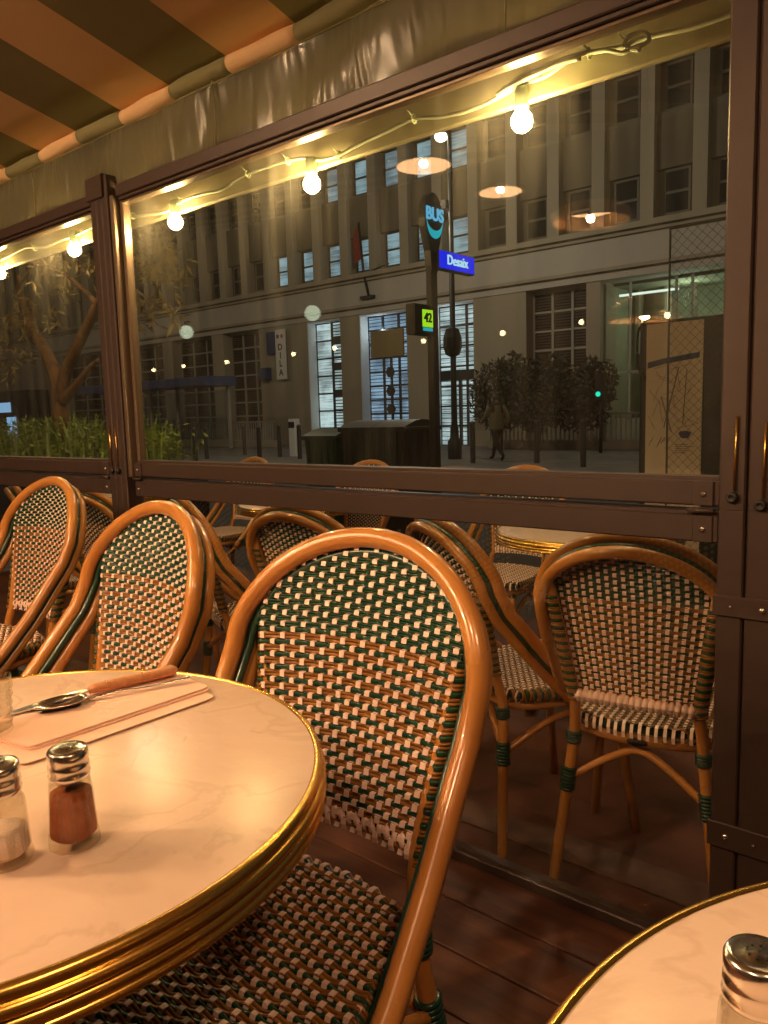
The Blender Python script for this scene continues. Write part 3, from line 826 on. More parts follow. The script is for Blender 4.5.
# right post: two upright profiles
rp = empty('window_post', (-.40,1.49,0)); tag(rp, 'brown double aluminium post at the right edge of the photo', 'post', 'screen posts')
def local(mb_fn, name, mat, parent, origin):
    pass
def part(name, mat, parent, fn):
    mb = MB(); fn(mb)
    ox, oy, oz = parent_world(parent)
    mb.v = [(a-ox,b-oy,c-oz) for a,b,c in mb.v]
    return mb.build(name, mat, parent)
def parent_world(p):
    v = Vector((0,0,0))
    while p: v += p.location; p = p.parent
    return v
def profiles(parent, cols, ztop=2.02):
    for x0, x1 in cols:
        def fn(mb, x0=x0, x1=x1):
            mb.bbox((x0,YF,.0),(x1,YB_,.9285),.003)
            mb.bbox((x0,YF,.9300),(x1,YB_,ztop),.003)
            mb.box((x0+.003,YF+.002,.926),(x1-.003,YB_-.002,.932))
        part('profile', 'frame', parent, fn)
    part('backing', 'frame', parent, lambda mb: mb.box((cols[0][0]+.004,YF+.012,.0),(cols[-1][1]-.004,YB_+.006,ztop)))
cols = [(-.4435,-.3975),(-.3935,-.335)]
profiles(rp, cols)
for x0, zc in ((-.419,.953),(-.371,.941)):
    part('knob', 'rubber', rp, lambda mb: mb.lathe([(0,0),(.0105,0),(.0105,-.007),(.0085,-.010),(.0045,-.0105),(.004,-.009),(0,-.009)], 24, 0, (x0,YF,zc), 'y', capb=False, capt=False))
    o = part('gas_strut', 'brass', rp, lambda mb: mb.tube([(x0+.003,YF-.004,zc+.012),(x0+.005,YF-.004,zc+.145)], .0021, 8))
    o['label'] = 'thin copper-coloured rod'
for z0, z1 in ((.733,.772),(.281,.332)):
    st_ = part('strap', 'frame', rp, lambda mb: mb.bbox((-.4475,YF-.006,z0),(-.30,YF,z1),.002))
    zc = (z0+z1)/2
    for x, r in ((-.416,.0035),(-.362,.006)) if z0 > .5 else ((-.414,.006),(-.364,.0035)):
        part('screw', 'steel', st_, lambda mb: hardware_screw(mb, x, zc, YF-.006, r))
# middle post
mp_ = empty('window_post', (-2.43,1.49,0)); tag(mp_, 'brown ridged aluminium post left of the middle of the screen', 'post', 'screen posts')
profiles(mp_, [(-2.512,-2.475),(-2.472,-2.440),(-2.437,-2.405)], 1.93)
part('trim_edge', 'frame_trim', mp_, lambda mb: [mb.bbox((-2.402,YF+.006,.93),(-2.382,YB_,1.86),.003), mb.bbox((-2.379,YF+.030,.93),(-2.362,YB_,1.86),.002)])
part('cap', 'frame', mp_, lambda mb: mb.bbox((-2.52,YF-.008,1.86),(-2.42,YB_,1.935),.003))
for x0 in (-2.487,-2.448):
    part('gas_strut', 'brass', mp_, lambda mb: mb.tube([(x0,YF-.004,.965),(x0,YF-.004,1.10)], .0021, 8))
    part('knob', 'rubber', mp_, lambda mb: mb.lathe([(0,0),(.0105,0),(.0105,-.007),(.0085,-.010),(0,-.0105)], 20, 0, (x0,YF,.95), 'y', capb=False, capt=False))
for xa, xb in ((-2.575,-2.515),(-2.40,-2.35)):
    pass
def panel(x0, x1, label, screws):
    t = empty('glazed_panel', ((x0+x1)/2,1.49,.865)); tag(t, label, 'window panel', 'glazed screen panels')
    part('upper_pane', 'glass', t, lambda mb: mb.box((x0+.01,1.497,.975),(x1-.01,1.503,1.846)))
    part('lower_pane', 'glass_low', t, lambda mb: mb.box((x0+.01,1.514,.025),(x1-.01,1.518,.870)))
    part('sliding_rail', 'frame', t, lambda mb: [mb.bbox((x0,YF+.004,.934),(x1,YB_,.980),.003), mb.bbox((x0,YF+.014,.976),(x1,YB_-.006,.988),.002)])
    part('fixed_rail', 'frame', t, lambda mb: [mb.bbox((x0,YF+.002,.866),(x1,YB_,.918),.003), mb.bbox((x0,YF+.010,.915),(x1,YB_-.004,.925),.002)])
    part('top_rail', 'frame', t, lambda mb: [mb.bbox((x0,YF,1.848),(x1,YB_,1.886),.003), mb.bbox((x0,YF+.008,1.838),(x1,YB_,1.849),.002)])
    part('rail_bead', 'frame_trim', t, lambda mb: mb.bbox((x0,YF+.018,1.830),(x1,YB_-.008,1.838),.001))
    for xs in screws:
        s = 1 if xs > (x0+x1)/2 else -1
        hp = part('hinge_plate', 'frame', t, lambda mb: [mb.bbox((xs-.020,YF-.001,.936),(xs+.018,YF+.006,.980),.002), mb.bbox((xs-.020,YF-.001,.868),(xs+.018,YF+.006,.916),.002), mb.tube([(xs-.026,YF-.002,.926),(xs+.02,YF-.002,.926)], .0048, 10)])
        for zc in (.956,.891): part('screw', 'steel', hp, lambda mb: hardware_screw(mb, xs, zc, YF-.001, .0058))
        part('hinge_pin', 'steel', hp, lambda mb: [mb.tube([(xs-.030,YF-.002,.926),(xs-.016,YF-.002,.926)], .0042, 8), mb.tube([(xs+.010,YF-.002,.926),(xs+.020,YF-.002,.926)], .0046, 8)])
    return t
panel(-2.35, -.4445, 'wide glazed screen panel between the middle post and the right post', (-.470,-2.332))
panel(-5.2, -2.513, 'glazed screen panel left of the middle post, before the olive tree', (-2.535,))

# ------------------------------------------------------------------ festoon lights on the outside
yc = 1.60
mb = MB(); mb.bbox((XL,1.622,1.802),(XR,1.640,1.965),.004); mb.bbox((XL,1.616,1.90),(XR,1.66,1.908),.002)
o = mb.build('gutter_board', 'strip'); tag(o, 'cream board behind the cable and bulbs above the glass', 'board')
bulbs = [(-.925,1.757),(-1.588,1.758),(-2.228,1.768),(-2.885,1.78),(-3.53,1.78)]
for i, (x, z) in enumerate(bulbs):
    t = empty('festoon_bulb', (x, yc, z))
    tag(t, ['brightest lit festoon bulb, at the right end of the row before the knotted cable', 'lit festoon bulb at the middle of the wide window, above the narrow lit office windows', 'lit festoon bulb just right of the middle post', 'lit festoon bulb just left of the middle post', 'lit festoon bulb at the left edge of the photo'][i], 'light bulb', 'festoon bulbs')
    mb = MB(); mb.lathe([(0,-.0245),(.008,-.0232),(.0155,-.0188),(.0215,-.0110),(.0240,-.002),(.0225,.008),(.0165,.0175),(.0125,.020)], 20, capb=False); mb.build('glass_bulb', 'bulb', t)
    mb = MB(); mb.lathe([(.011,.0165),(.0150,.018),(.0160,.034),(.0150,.050),(.017,.062),(.013,.070)], 18); mb.build('socket', 'socket', t)
def YP(px,py,y=yc+.004):
    q = on_y(px,py,y); return (q.x,y,q.z)
run = [(-60,268),(-20,268),(5,258),(25,248),(45,247),(62,240),(74,236),(95,226),(110,219),(124,217),(140,216),(168,211),(182,201),(203,194),(221,190),(236,180),(248,174),(270,166),(288,161),(304,158),(320,160),(339,155),(360,144),(388,131),(414,119),(440,117),(464,112),(485,104),(499,97)]
mb = MB(); mb.tube(catmull([YP(*p) for p in run]+[YP(515,88)], 5), .0050, 8)
mb.tube(catmull([YP(*p) for p in ((508,90),(519,84),(545,76),(575,56),(600,51),(622,47),(649,37),(690,28),(729,15),(760,4))], 6), .0056, 8)
mb.tube(catmull([YP(*p,yc-.008) for p in ((500,94),(504,88),(520,78),(545,66),(570,57),(588,53),(605,50),(622,53),(633,48),(648,42),(647,34),(636,33),(626,40),(628,48),(640,50))], 6), .0048, 8)
mb.tube(catmull([YP(*p,yc-.014) for p in ((497,95),(515,84),(535,74),(560,63),(580,58))], 6), .0060, 8)
cb = mb.build('festoon_cable', 'cable'); tag(cb, 'pale green cable tied along the cream board', 'cable')
for px, py in ((182,201),(133,216),(248,174),(288,161),(339,155),(414,119),(589,53),(626,44),(35,248)):
    x, y, z = YP(px,py); mb = MB()
    mb.tube([(x,yc+.004+math.cos(a)*.010,z+math.sin(a)*.010) for a in (i*PI/6 for i in range(12))], .0022, 5, closed=True)
    mb.tube([(x,yc-.004,z+.006),(x-.010,yc-.012,z+.020)], .0016, 5)
    mb.build('cable_tie', 'cable', cb)

# ------------------------------------------------------------------ lamps inside (seen mirrored in the glass)
YM = 1.497
def mirror(px, py, yv):
    q = on_y(px,py,yv); return Vector((q.x, 2*YM-q.y, q.z))
def awn_z(y): return z_edge+slope*(y_edge-y)
def point_light(loc, e, c=(1.,.60,.30), r=.03):
    ld = bpy.data.lights.new('lamp_light', 'POINT'); ld.energy = e; ld.color = c; ld.shadow_soft_size = r
    lo = bpy.data.objects.new('lamp_light', ld); col.objects.link(lo); lo.location = loc; return lo
def pendant(px, py, yv, rad, kind, label, e):
    q = mirror(px,py,yv)
    bz = .020 if kind == 'disc' else .018
    t = empty('pendant_lamp', q); tag(t, label, 'lamp', 'pendant lamps under the awning')
    if kind == 'disc':
        mb = MB(); mb.lathe([(0,.058),(.03,.055),(.05,.045),(rad*.55,.022),(rad,0),(rad,-.003),(rad*.55,.018),(.05,.040),(0,.050)], 40, capb=False, capt=False); mb.build('shade', 'shade_orange', t)
    else:
        mb = MB(); mb.lathe([(0,.102),(.03,.10),(.08,.095),(rad*.8,.075),(rad,.045),(rad*1.0,.0),(rad*.97,.0),(rad*.97,.042),(rad*.78,.068),(.03,.09),(0,.09)], 40, capb=False, capt=False)
        for k in range(3): mb.tube([(rad*math.cos(2*PI*i/40),rad*math.sin(2*PI*i/40),.004+.02*k) for i in range(40)], .004, 6, closed=True)
        mb.build('shade', 'wicker', t)
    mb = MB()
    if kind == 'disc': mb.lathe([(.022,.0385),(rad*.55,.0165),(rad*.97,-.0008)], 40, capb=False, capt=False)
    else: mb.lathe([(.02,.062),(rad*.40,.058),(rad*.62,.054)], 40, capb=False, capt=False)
    mb.build('reflector', 'lit_reflector', t)  # self-glowing inner cone, paints the lit look of the shade
    mb = MB(); mb.sphere((0,0,bz), .018, seg=14, rings=8); mb.build('bulb', emit('pendant bulb glow', (1.,.62,.32), e*78.), t)
    mb = MB(); mb.lathe([(.010,bz+.014),(.012,bz+.02),(.012,.06)], 12); mb.tube([(0,0,.05),(0,0,awn_z(q.y)-q.z-.01)], .003, 6); mb.build('cord', 'dark_metal', t)
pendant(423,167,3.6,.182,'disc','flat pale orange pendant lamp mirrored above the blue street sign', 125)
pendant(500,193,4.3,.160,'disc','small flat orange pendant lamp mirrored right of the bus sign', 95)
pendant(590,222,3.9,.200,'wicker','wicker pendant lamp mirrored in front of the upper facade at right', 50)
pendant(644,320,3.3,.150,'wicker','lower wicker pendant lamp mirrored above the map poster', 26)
for px,py,l in ((312,313,'white globe lamp mirrored before the facade near the banner sign'),(186,332,'white globe lamp mirrored left of the banner sign'),(72,353,'white globe lamp mirrored over the olive tree trunk')):
    q = mirror(px,py,3.6)
    t = empty('globe_lamp', q); tag(t, l, 'lamp', 'globe lamps')
    mb = MB(); mb.sphere((0,0,0), .050, seg=24, rings=14); mb.build('globe', 'globe', t)
    mb = MB(); mb.lathe([(.02,.046),(.02,.06),(.004,.064)], 12); mb.tube([(0,0,.06),(0,0,awn_z(q.y)-q.z-.01)], .002, 6); mb.build('cord', 'dark_metal', t)
spots = [(153,370),(183,366),(226,362),(293,354),(334,348),(423,341),(502,333),(581,322),(667,315)]
for i,(px,py) in enumerate(spots):
    q = mirror(px,py,3.2+.25*(i%2))
    t = empty('hanging_bulb', q); tag(t, 'small warm hanging bulb mirrored as a dot '+['just right of the middle post','left of the lower globe lamp','right of the lower globe lamp','on the white banner sign','inside the first lit lobby window','beside the green bus display','on the pillar right of the lit entrance','over the dark shuttered window','above the map poster'][i], 'light bulb', 'row of small hanging bulbs mirrored as warm dots')
    mb = MB(); mb.sphere((0,0,0), .0115, seg=12, rings=8, sc=(1,1,1.2)); mb.build('glass_bulb', 'bulb_small', t)
    mb = MB(); mb.lathe([(.005,.011),(.006,.014),(.0055,.026)], 10); mb.tube([(0,0,.02),(0,0,awn_z(q.y)-q.z-.01)], .0014, 5); mb.build('cord', 'dark_metal', t)

# added fill lamps, unseen, above and behind the viewer
for x, y, e in ((-.35,-.8,20.), (.60,.10,12.)):
    z = awn_z(y)-.22
    t = empty('ceiling_lamp', (x,y,z)); tag(t, 'round cafe ceiling lamp above the inside tables, behind the viewer, out of the picture' if x < 0 else 'round cafe ceiling lamp over the bottom right table, out of the picture', 'lamp', 'cafe ceiling lamps')
    mb = MB(); mb.lathe([(.16,0),(.17,.01),(.17,.05),(.05,.07)], 32, capb=False); mb.build('housing', 'dark_metal', t)
    mb = MB(); mb.lathe([(0,.004),(.158,.004),(.158,.010),(0,.010)], 32, capb=False, capt=False); mb.build('diffuser', emit('warm diffuser %d'%int(e),(1.,.55,.28),6.), t)
    mb = MB(); mb.tube([(0,0,.06),(0,0,.20)], .01, 8); mb.build('stem', 'dark_metal', t)
    ld = bpy.data.lights.new('ceiling_light', 'AREA'); ld.shape = 'DISK'; ld.size = .32; ld.energy = e; ld.color = (1.,.58,.31)
    lo = bpy.data.objects.new('ceiling_light', ld); col.objects.link(lo); lo.location = (x,y,z-.005)

# ------------------------------------------------------------------ street
mb = MB(); mb.box((-90,3.95,-.35),(30,14.5,-.25)); o = structure('ground_street', mb, 'asphalt')
mb = MB(); mb.box((-90,14.5,-.35),(30,26.6,-.20)); o = structure('ground_pavement', mb, 'pavement')
PAVE = -.20
YW = 25.0
bld = empty('office_building', (-18,YW,PAVE)); tag(bld, 'pale stone office building across the street, lit lobby at street level', 'building')
def bpart(name, mat, fn, parent=None): return part(name, mat, parent or bld, fn)
XA, XB = -62., -3.
# upper wall with three rows of openings: piers between windows
win_x = [-7.5-1.63*k for k in range(-2, 33)]
rows_z = [(7.05,8.45),(10.15,11.6),(13.3,14.7)]
def upper(mb):
    mb.box((XA,YW+.35,6.9),(XB,YW+1.0,16.5))
    for (a,b),(c,d) in zip([(6.9,6.9)]+rows_z, rows_z+[(16.5,16.5)]): mb.box((XA,YW+.10,b+.0),(XB,YW+.36,c))
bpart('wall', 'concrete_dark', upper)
def piers(mb):
    for x in win_x: mb.box((x+.815-.22,YW-.12,6.86),(x+.815+.22,YW+.36,16.5))
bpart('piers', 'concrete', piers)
lit2 = {-27.06:.8,-25.43:1,-23.8:1,-22.17:1,-20.54:1,-18.91:1,-17.28:1}
k = 0
nmax = 0
for ri,(z0,z1) in enumerate(rows_z):
    for x in win_x:
        lit = (ri == 0 and -27.5 < x < -17) or (ri == 1 and -24.5 < x < -17)
        if ri == 2 and not (-30 < x < -4): continue
        if x < -42: continue
        w = bpart('window', 'mullion' if lit else 'upper_mullion', lambda mb: [mb.box((x-.42,YW+.26,z0+.02),(x+.42,YW+.34,z0+.09)), mb.box((x-.42,YW+.26,z1-.09),(x+.42,YW+.34,z1-.02)),
            mb.box((x-.42,YW+.26,z0+.09),(x-.35,YW+.34,z1-.09)), mb.box((x+.35,YW+.26,z0+.09),(x+.42,YW+.34,z1-.09)), mb.box((x-.35,YW+.26,(z0+z1)/2-.05),(x+.35,YW+.34,(z0+z1)/2+.03))])
        bpart('pane', 'lit_office' if lit else 'dark_glass', lambda mb: mb.box((x-.35,YW+.29,z0+.09),(x+.35,YW+.31,z1-.09)), w)
# ledges and spandrel band
bpart('spandrel', 'concrete_band', lambda mb: mb.box((XA,YW-.10,5.30),(XB,YW+1.0,6.62)))
bpart('cornice', 'concrete', lambda mb: [mb.box((XA,YW-.45,6.72),(XB,YW+.36,6.90)), mb.box((XA,YW-.25,6.60),(XB,YW+.36,6.72)), mb.box((XA,YW-.28,5.55),(XB,YW-.10,5.66))])
# ground floor pillars
openings = [(-47.5,-42.3,'dark'),(-41.1,-36.6,'dark'),(-35.7,-32.3,'dark'),(-31.4,-28.7,'dark'),(-25.45,-23.4,'lit'),(-22.3,-19.75,'blue'),(-18.55,-16.55,'door'),(-14.3,-12.0,'dark'),(-11.5,-5.2,'shop')]
edges = [XA]+[v for o_ in openings for v in o_[:2]]+[XB]
def pillars(mb):
    for a, b in zip(edges[::2], edges[1::2]): mb.box((a,YW-.05,PAVE),(b,YW+1.2,5.30))
bpart('pillars', 'concrete', pillars)
for a, b, kind in openings:
    if kind == 'shop': continue
    gy = YW+.55
    w = 'light_mullion' if kind == 'dark' else 'mullion'
    nx_ = {'dark':3,'lit':2,'blue':3,'door':3}[kind]; nz_ = {'dark':7,'lit':6,'blue':8,'door':7}[kind]
    z0, z1 = (PAVE if kind == 'door' else PAVE+.75), 5.22
    def fr(mb):
        for i in range(nx_+1):
            x = a+(b-a)*i/nx_; mb.box((x-.045,gy-.08,z0),(x+.045,gy,z1))
        for i in range(nz_+1):
            z = z0+(z1-z0)*i/nz_; mb.box((a,gy-.07,z-.035),(b,gy-.01,z+.035))
        if kind in ('blue','lit'):
            for i in range(34):
                z = z0+(z1-z0)*i/34
                if kind == 'lit': mb.box((a+(b-a)*.5,gy-.06,z-.02),(b,gy-.03,z+.02))
                else: mb.box((a,gy-.06,z-.012),(b,gy-.03,z+.012))
        if kind == 'lit':
            for i in (2,3.5,5): z = z0+(z1-z0)*i/6; mb.box((a+(b-a)*.5,gy-.08,z-.16),(b,gy-.02,z+.16))
        if kind == 'door':
            mb.box((a,gy-.09,2.35),(b,gy,2.75)); mb.box(((a+b)/2-.06,gy-.1,z0),((a+b)/2+.06,gy,2.4))
            for i in range(30): z = z0+(z1-z0)*i/30; mb.box((a,gy-.06,z-.012),(b,gy-.03,z+.012))
    win = bpart('entrance_door' if kind == 'door' else 'street_window', w, fr)
    bpart('pane', {'dark':'dark_glass','lit':'lit_lobby','blue':'lit_lobby_blue','door':'lit_lobby'}[kind], lambda mb: mb.box((a,gy,z0),(b,gy+.03,z1)), win)
    if kind == 'dark': bpart('shutter_slats', 'wall_in', lambda mb: [mb.box((a,gy-.05,z0+.1*i),(b,gy-.02,z0+.1*i+.05)) for i in range(int((z1-z0)/.1))], win)
    if kind != 'dark': bpart('reveal', 'reveal', lambda mb: [mb.box((a,YW-.02,PAVE),(a+.05,gy-.09,5.30)), mb.box((a+.05,YW-.02,5.23),(b,gy-.09,5.30))], win)
    bpart('base_wall', 'concrete', lambda mb: mb.box((a,gy-.25,PAVE),(b,gy-.09,PAVE+.75))) if kind in ('dark','lit','blue') else None
# shopfront at the right
def shopf(mb):
    for x in (-11.45,-10.6,-9.1,-8.6,-7.2,-5.9): mb.box((x-.035,YW+.25,PAVE+.9),(x+.035,YW+.32,5.2))
    mb.box((-11.5,YW+.25,PAVE+.85),(-5.2,YW+.32,PAVE+.95)); mb.box((-11.5,YW+.25,2.25),(-8.6,YW+.32,2.31))
w = bpart('shopfront', 'light_mullion', shopf)
bpart('back_wall', 'cream_wall', lambda mb: [mb.box((-11.5,YW+3.4,PAVE),(-5.2,YW+3.5,5.3)), mb.box((-11.6,YW+1.2,PAVE),(-11.5,YW+3.5,5.3)), mb.box((-5.2,YW+1.2,PAVE),(-5.1,YW+3.5,5.3)), mb.box((-11.5,YW+1.,5.2),(-5.2,YW+3.5,5.3)), mb.box((-11.5,YW+.2,PAVE),(-5.2,YW+3.5,PAVE+.9))], w)
bpart('shelf', 'concrete', lambda mb: [mb.box((-11.3,YW+2.2,2.25),(-9.2,YW+2.6,2.33)), mb.box((-11.2,YW+2.2,3.0),(-11.1,YW+2.6,5.2)), mb.box((-10.2,YW+2.2,2.3),(-10.1,YW+2.6,5.2)), mb.box((-9.3,YW+2.2,.6),(-9.2,YW+2.6,5.2))], w)
bpart('strip_light', 'shop_light', lambda mb: mb.box((-11.3,YW+1.0,4.85),(-9.3,YW+1.08,4.92)), w)
point_light((-9.3,YW+1.9,4.7), 42, (.80,1.,.70), .3)
point_light((-7.0,YW+1.9,4.7), 22, (.80,.9,.65), .3)
# banner sign with lettering, blue plates
def text(s, size, loc, rot, mat, parent, label=None, ext=.004, name='lettering', align='CENTER', bold=0.):
    cu = bpy.data.curves.new(name, 'FONT'); cu.body = s; cu.size = size; cu.extrude = ext; cu.align_x = align; cu.align_y = 'CENTER'; cu.offset = bold
    tmp = bpy.data.objects.new(name, cu); col.objects.link(tmp)
    me = bpy.data.meshes.new_from_object(tmp.evaluated_get(bpy.context.evaluated_depsgraph_get())); bpy.data.objects.remove(tmp)
    me.materials.clear(); me.materials.append(M[mat])
    o = bpy.data.objects.new(name, me); col.objects.link(o); o.parent = parent
    o.location = Vector(loc)-parent_world(parent); o.rotation_euler = rot
    return o
FACE_X = (PI/2, 0, PI/2)      # text whose face looks towards +x
FACE_Y = (PI/2, 0, 0)         # text facing -y
bs = empty('banner_sign', (-27.0,YW-.1,2.9)); tag(bs, 'tall white banner sign with dark capital letters on the facade pillar', 'sign')
xs = -27.0
part('board', 'white_paint', bs, lambda mb: mb.bbox((xs-.33,YW-.28,2.85),(xs+.33,YW-.20,5.10),.01))
part('bracket', 'dark_metal', bs, lambda mb: [mb.box((xs-.03,YW-.22,3.1),(xs+.03,YW-.04,3.16)), mb.box((xs-.03,YW-.22,4.8),(xs+.03,YW-.04,4.86))])
for ch, z in (('D',4.30),('I',3.92),('L',3.55),('A',3.15)): text(ch, .40, (xs,YW-.285,z), FACE_Y, 'ink', bs, bold=.012)
part('flag_blue', 'blue_sign', bs, lambda mb: mb.box((xs-.22,YW-.29,4.72),(xs-.06,YW-.281,4.88)))
part('flag_red', 'red_sign', bs, lambda mb: mb.box((xs+.06,YW-.29,4.72),(xs+.20,YW-.281,4.88)))
q = on_y(271,343,YW-.2); mb = MB(); mb.bbox((q.x-.30,YW-.22,q.z-.5),(q.x+.25,YW-.055,q.z+.5),.01); o = mb.build('wall_plate', 'blue_sign'); tag(o, 'dark blue plate on the facade left of the banner sign', 'sign')
q = on_y(265,374,YW-.2); mb = MB(); mb.bbox((q.x-.3,YW-.35,q.z-.28),(q.x+.3,YW-.055,q.z+.28),.01); o = mb.build('wall_box', 'blue_sign'); tag(o, 'small dark blue box on the facade below the blue plate', 'box')
# solid board standing in for a double-window reflection before the blue windows
p0, p1 = on_y(371,332,21), on_y(404,356,21)
nbp = on_y(391,390,21)
nb_ = empty('notice_board', (nbp.x,21,PAVE)); tag(nb_, 'brown board on a dark pole with three round plates, before the blue lobby window', 'sign')
part('board', pbr('brown board', (.16,.115,.05), .7), nb_, lambda mb: mb.bbox((p0.x,20.96,p1.z),(p1.x,21.04,p0.z),.02))
part('pole', 'dark_metal', nb_, lambda mb: mb.tube([(nbp.x,21.06,PAVE),(nbp.x,21.06,p1.z+.3)], .05, 8))
for py in (372,391,409):
    pq = on_y(391,py,21); part('plate', 'mullion', nb_, lambda mb: mb.lathe([(0,-.02),(.20,-.02),(.20,.02),(0,.02)], 6, 0, (nbp.x,20.99,pq.z), 'y', capb=False, capt=False, smooth=False))
# bus shelter at the left
sh = empty('bus_shelter', (-31,21.5,PAVE)); tag(sh, 'bus shelter with a dark blue roof edge on the far pavement at left', 'bus shelter')
part('roof', 'blue_sign', sh, lambda mb: mb.bbox((-38,20.6,2.55),(-27.2,22.2,2.95),.03))
for x in (-37.5,-33.6,-31.4,-27.6): part('post', 'rail_metal', sh, lambda mb: mb.box((x-.06,22.0,PAVE),(x+.06,22.12,2.55)))
part('pane', 'bus_glass', sh, lambda mb: mb.box((-37.4,22.05,.2),(-27.7,22.07,2.4)))
# railings on low walls
def railing(xa, xb, y, label):
    t = empty('street_railing', ((xa+xb)/2,y,PAVE)); tag(t, label, 'railing', 'pale street railings')
    part('low_wall', 'concrete', t, lambda mb: mb.bbox((xa,y-.1,PAVE),(xb,y+.1,PAVE+.30),.01))
    part('bars', 'rail_metal', t, lambda mb: [mb.box((xa+.16*i,y-.02,PAVE+.30),(xa+.16*i+.045,y+.02,PAVE+1.12)) for i in range(int((xb-xa)/.16))])
    part('handrail', 'rail_metal', t, lambda mb: mb.bbox((xa,y-.03,PAVE+1.10),(xb,y+.03,PAVE+1.17),.008))
railing(-36.5,-25.9,23.2,'pale street railing left of the banner sign')
railing(-14.9,-8.6,23.4,'pale street railing behind the walking person at right')
# bollards
for i,(px,py) in enumerate([(196,461),(207,459),(245,455),(260,462),(280,457),(300,459),(473,463),(537,463),(583,467)]):
    blab = ['leftmost, under the shelter roof edge','second from the left, under the shelter roof edge','third from the left, before the left railing','fourth from the left, before the left railing','below the white banner sign','just left of the green bin','right of the lamp pole','in front of the dark trees, under the shutters','at the right, below the green traffic signal'][i]
    q = on_z(px,py,PAVE)
    mb = MB(); mb.lathe([(.07,0),(.07,.9),(.055,.95),(.075,.98),(.06,1.06),(0,1.08)], 12, capt=False)
    o = mb.build('bollard', 'dark_metal', None, (q.x,q.y,PAVE)); tag(o, 'thin dark kerb bollard '+blab, 'bollard', 'dark bollards along the kerb')
q = on_z(273,458,PAVE); mb = MB(); mb.bbox((-.16,-.12,0),(.16,.12,1.25),.02); o = mb.build('parking_meter', 'white_paint', None, (q.x,q.y+1,PAVE)); tag(o, 'pale ticket post on the pavement near the banner sign', 'meter')
mb = MB(); mb.bbox((-.14,-.13,.95),(.14,-.12,1.15),.005); mb.build('display', 'rubber', o)
# street lamp
q = on_z(455,459,PAVE); LX, LY = q.x, q.y
sl = empty('street_lamp', (LX,LY,PAVE)); tag(sl, 'tall street lamp pole behind the blue street sign', 'street lamp')
part('pole', 'dark_metal', sl, lambda mb: mb.tube([(LX,LY,PAVE),(LX,LY,PAVE+1.2),(LX,LY,8.6)], [.12,.085,.06], 12))
part('base', 'dark_metal', sl, lambda mb: mb.lathe([(.20,0),(.20,.5),(.13,.6),(.12,.9)], 16, 0, (LX,LY,PAVE)))
hq = on_y(441,136,LY)
part('arm', 'dark_metal', sl, lambda mb: mb.tube(catmull([(LX,LY,hq.z-.3),(LX-.1,LY,hq.z+.1),(hq.x,LY,hq.z+.22)],5), .03, 8))
lh_ = part('lamp_head', 'dark_metal', sl, lambda mb: mb.lathe([(0,.24),(.12,.20),(.24,.04),(.24,0),(.2,.02)], 20, 0, (hq.x,LY,hq.z), capb=False, capt=False))
part('bulb', 'street_bulb', lh_, lambda mb: mb.sphere((hq.x,LY,hq.z-.01), .17, seg=18, rings=10, sc=(1,1,.8)))
cq = on_y(444,217,LY)
cc = part('camera_box', 'dark_metal', sl, lambda mb: [mb.sphere((cq.x,LY,cq.z), .14, seg=14, rings=8), mb.tube([(cq.x,LY,cq.z+.1),(cq.x+.1,LY,cq.z+.35),(LX,LY,cq.z+.2)], .03, 6), mb.bbox((cq.x-.05,LY-.1,cq.z+.2),(cq.x+.15,LY+.1,cq.z+.42),.02)])
part('pole_box', 'dark_metal', sl, lambda mb: mb.lathe([(.0,.0),(.2,.1),(.26,.3),(.26,.55),(.18,.8),(0,.85)], 8, 0, (LX,LY-.02,2.6), capb=False, capt=False, smooth=False))
point_light((hq.x-1.3,LY-.6,hq.z-.6), 420, (1.,.88,.68), .16)
# wall bracket lamp on facade
q = on_y(366,296,YW-.3)
o = empty('wall_bracket', (q.x,YW-.1,q.z)); tag(o, 'dark flag bracket fixed to the facade above the lit windows', 'bracket')
part('arm', 'dark_metal', o, lambda mb: [mb.tube([(q.x,YW-.12,q.z),(q.x-.1,YW-.3,q.z+1.0),(q.x-.1,YW-.5,q.z+2.9)], .05, 8), mb.tube([(q.x-.1,YW-.3,q.z+.9),(q.x+1.3,YW-.35,q.z+1.1)], .035, 6)])
part('foot', 'dark_metal', o, lambda mb: mb.box((q.x-.35,YW-.3,q.z-.1),(q.x+.35,YW-.11,q.z+.02)))
part('flag', pbr('red flag cloth',(.22,.03,.02),.8), o, lambda mb: mb.prism([(q.x-.12,YW-.5,q.z+2.9),(q.x-.45,YW-.5,q.z+2.4),(q.x-.5,YW-.42,q.z+1.3),(q.x-.12,YW-.35,q.z+1.5)], (.0,.03,.02)))

# bus stop, nearer
bx = -3.7
bs_ = empty('bus_stop', (bx,5.0,STREET)); tag(bs_, 'slim dark bus stop mast with a teardrop BUS head, route display and blue name box', 'bus stop')
part('mast', 'dark_metal', bs_, lambda mb: mb.bbox((bx-.03,4.965,STREET),(bx+.03,5.045,2.35),.008))
def teardrop(mb):
    pts = []
    yc_, zc = 5.008, 2.60
    for i in range(25):
        a = math.radians(-20+220*i/24); pts.append((bx-.03, yc_+.118*math.cos(a), zc+.19*math.sin(a)))
    pts += [(bx-.03, yc_-.055, 2.36),(bx-.03, yc_-.038, 2.20),(bx-.03, yc_+.038, 2.20),(bx-.03, yc_+.055, 2.36)]
    mb.prism(pts, (.06,0,0))
hd = part('head', pbr('dark blue grey enamel',(.035,.05,.075),.35), bs_, teardrop)
text('BUS', .132, (bx+.036,5.015,2.625), FACE_X, 'text_cyan', hd, bold=.003)
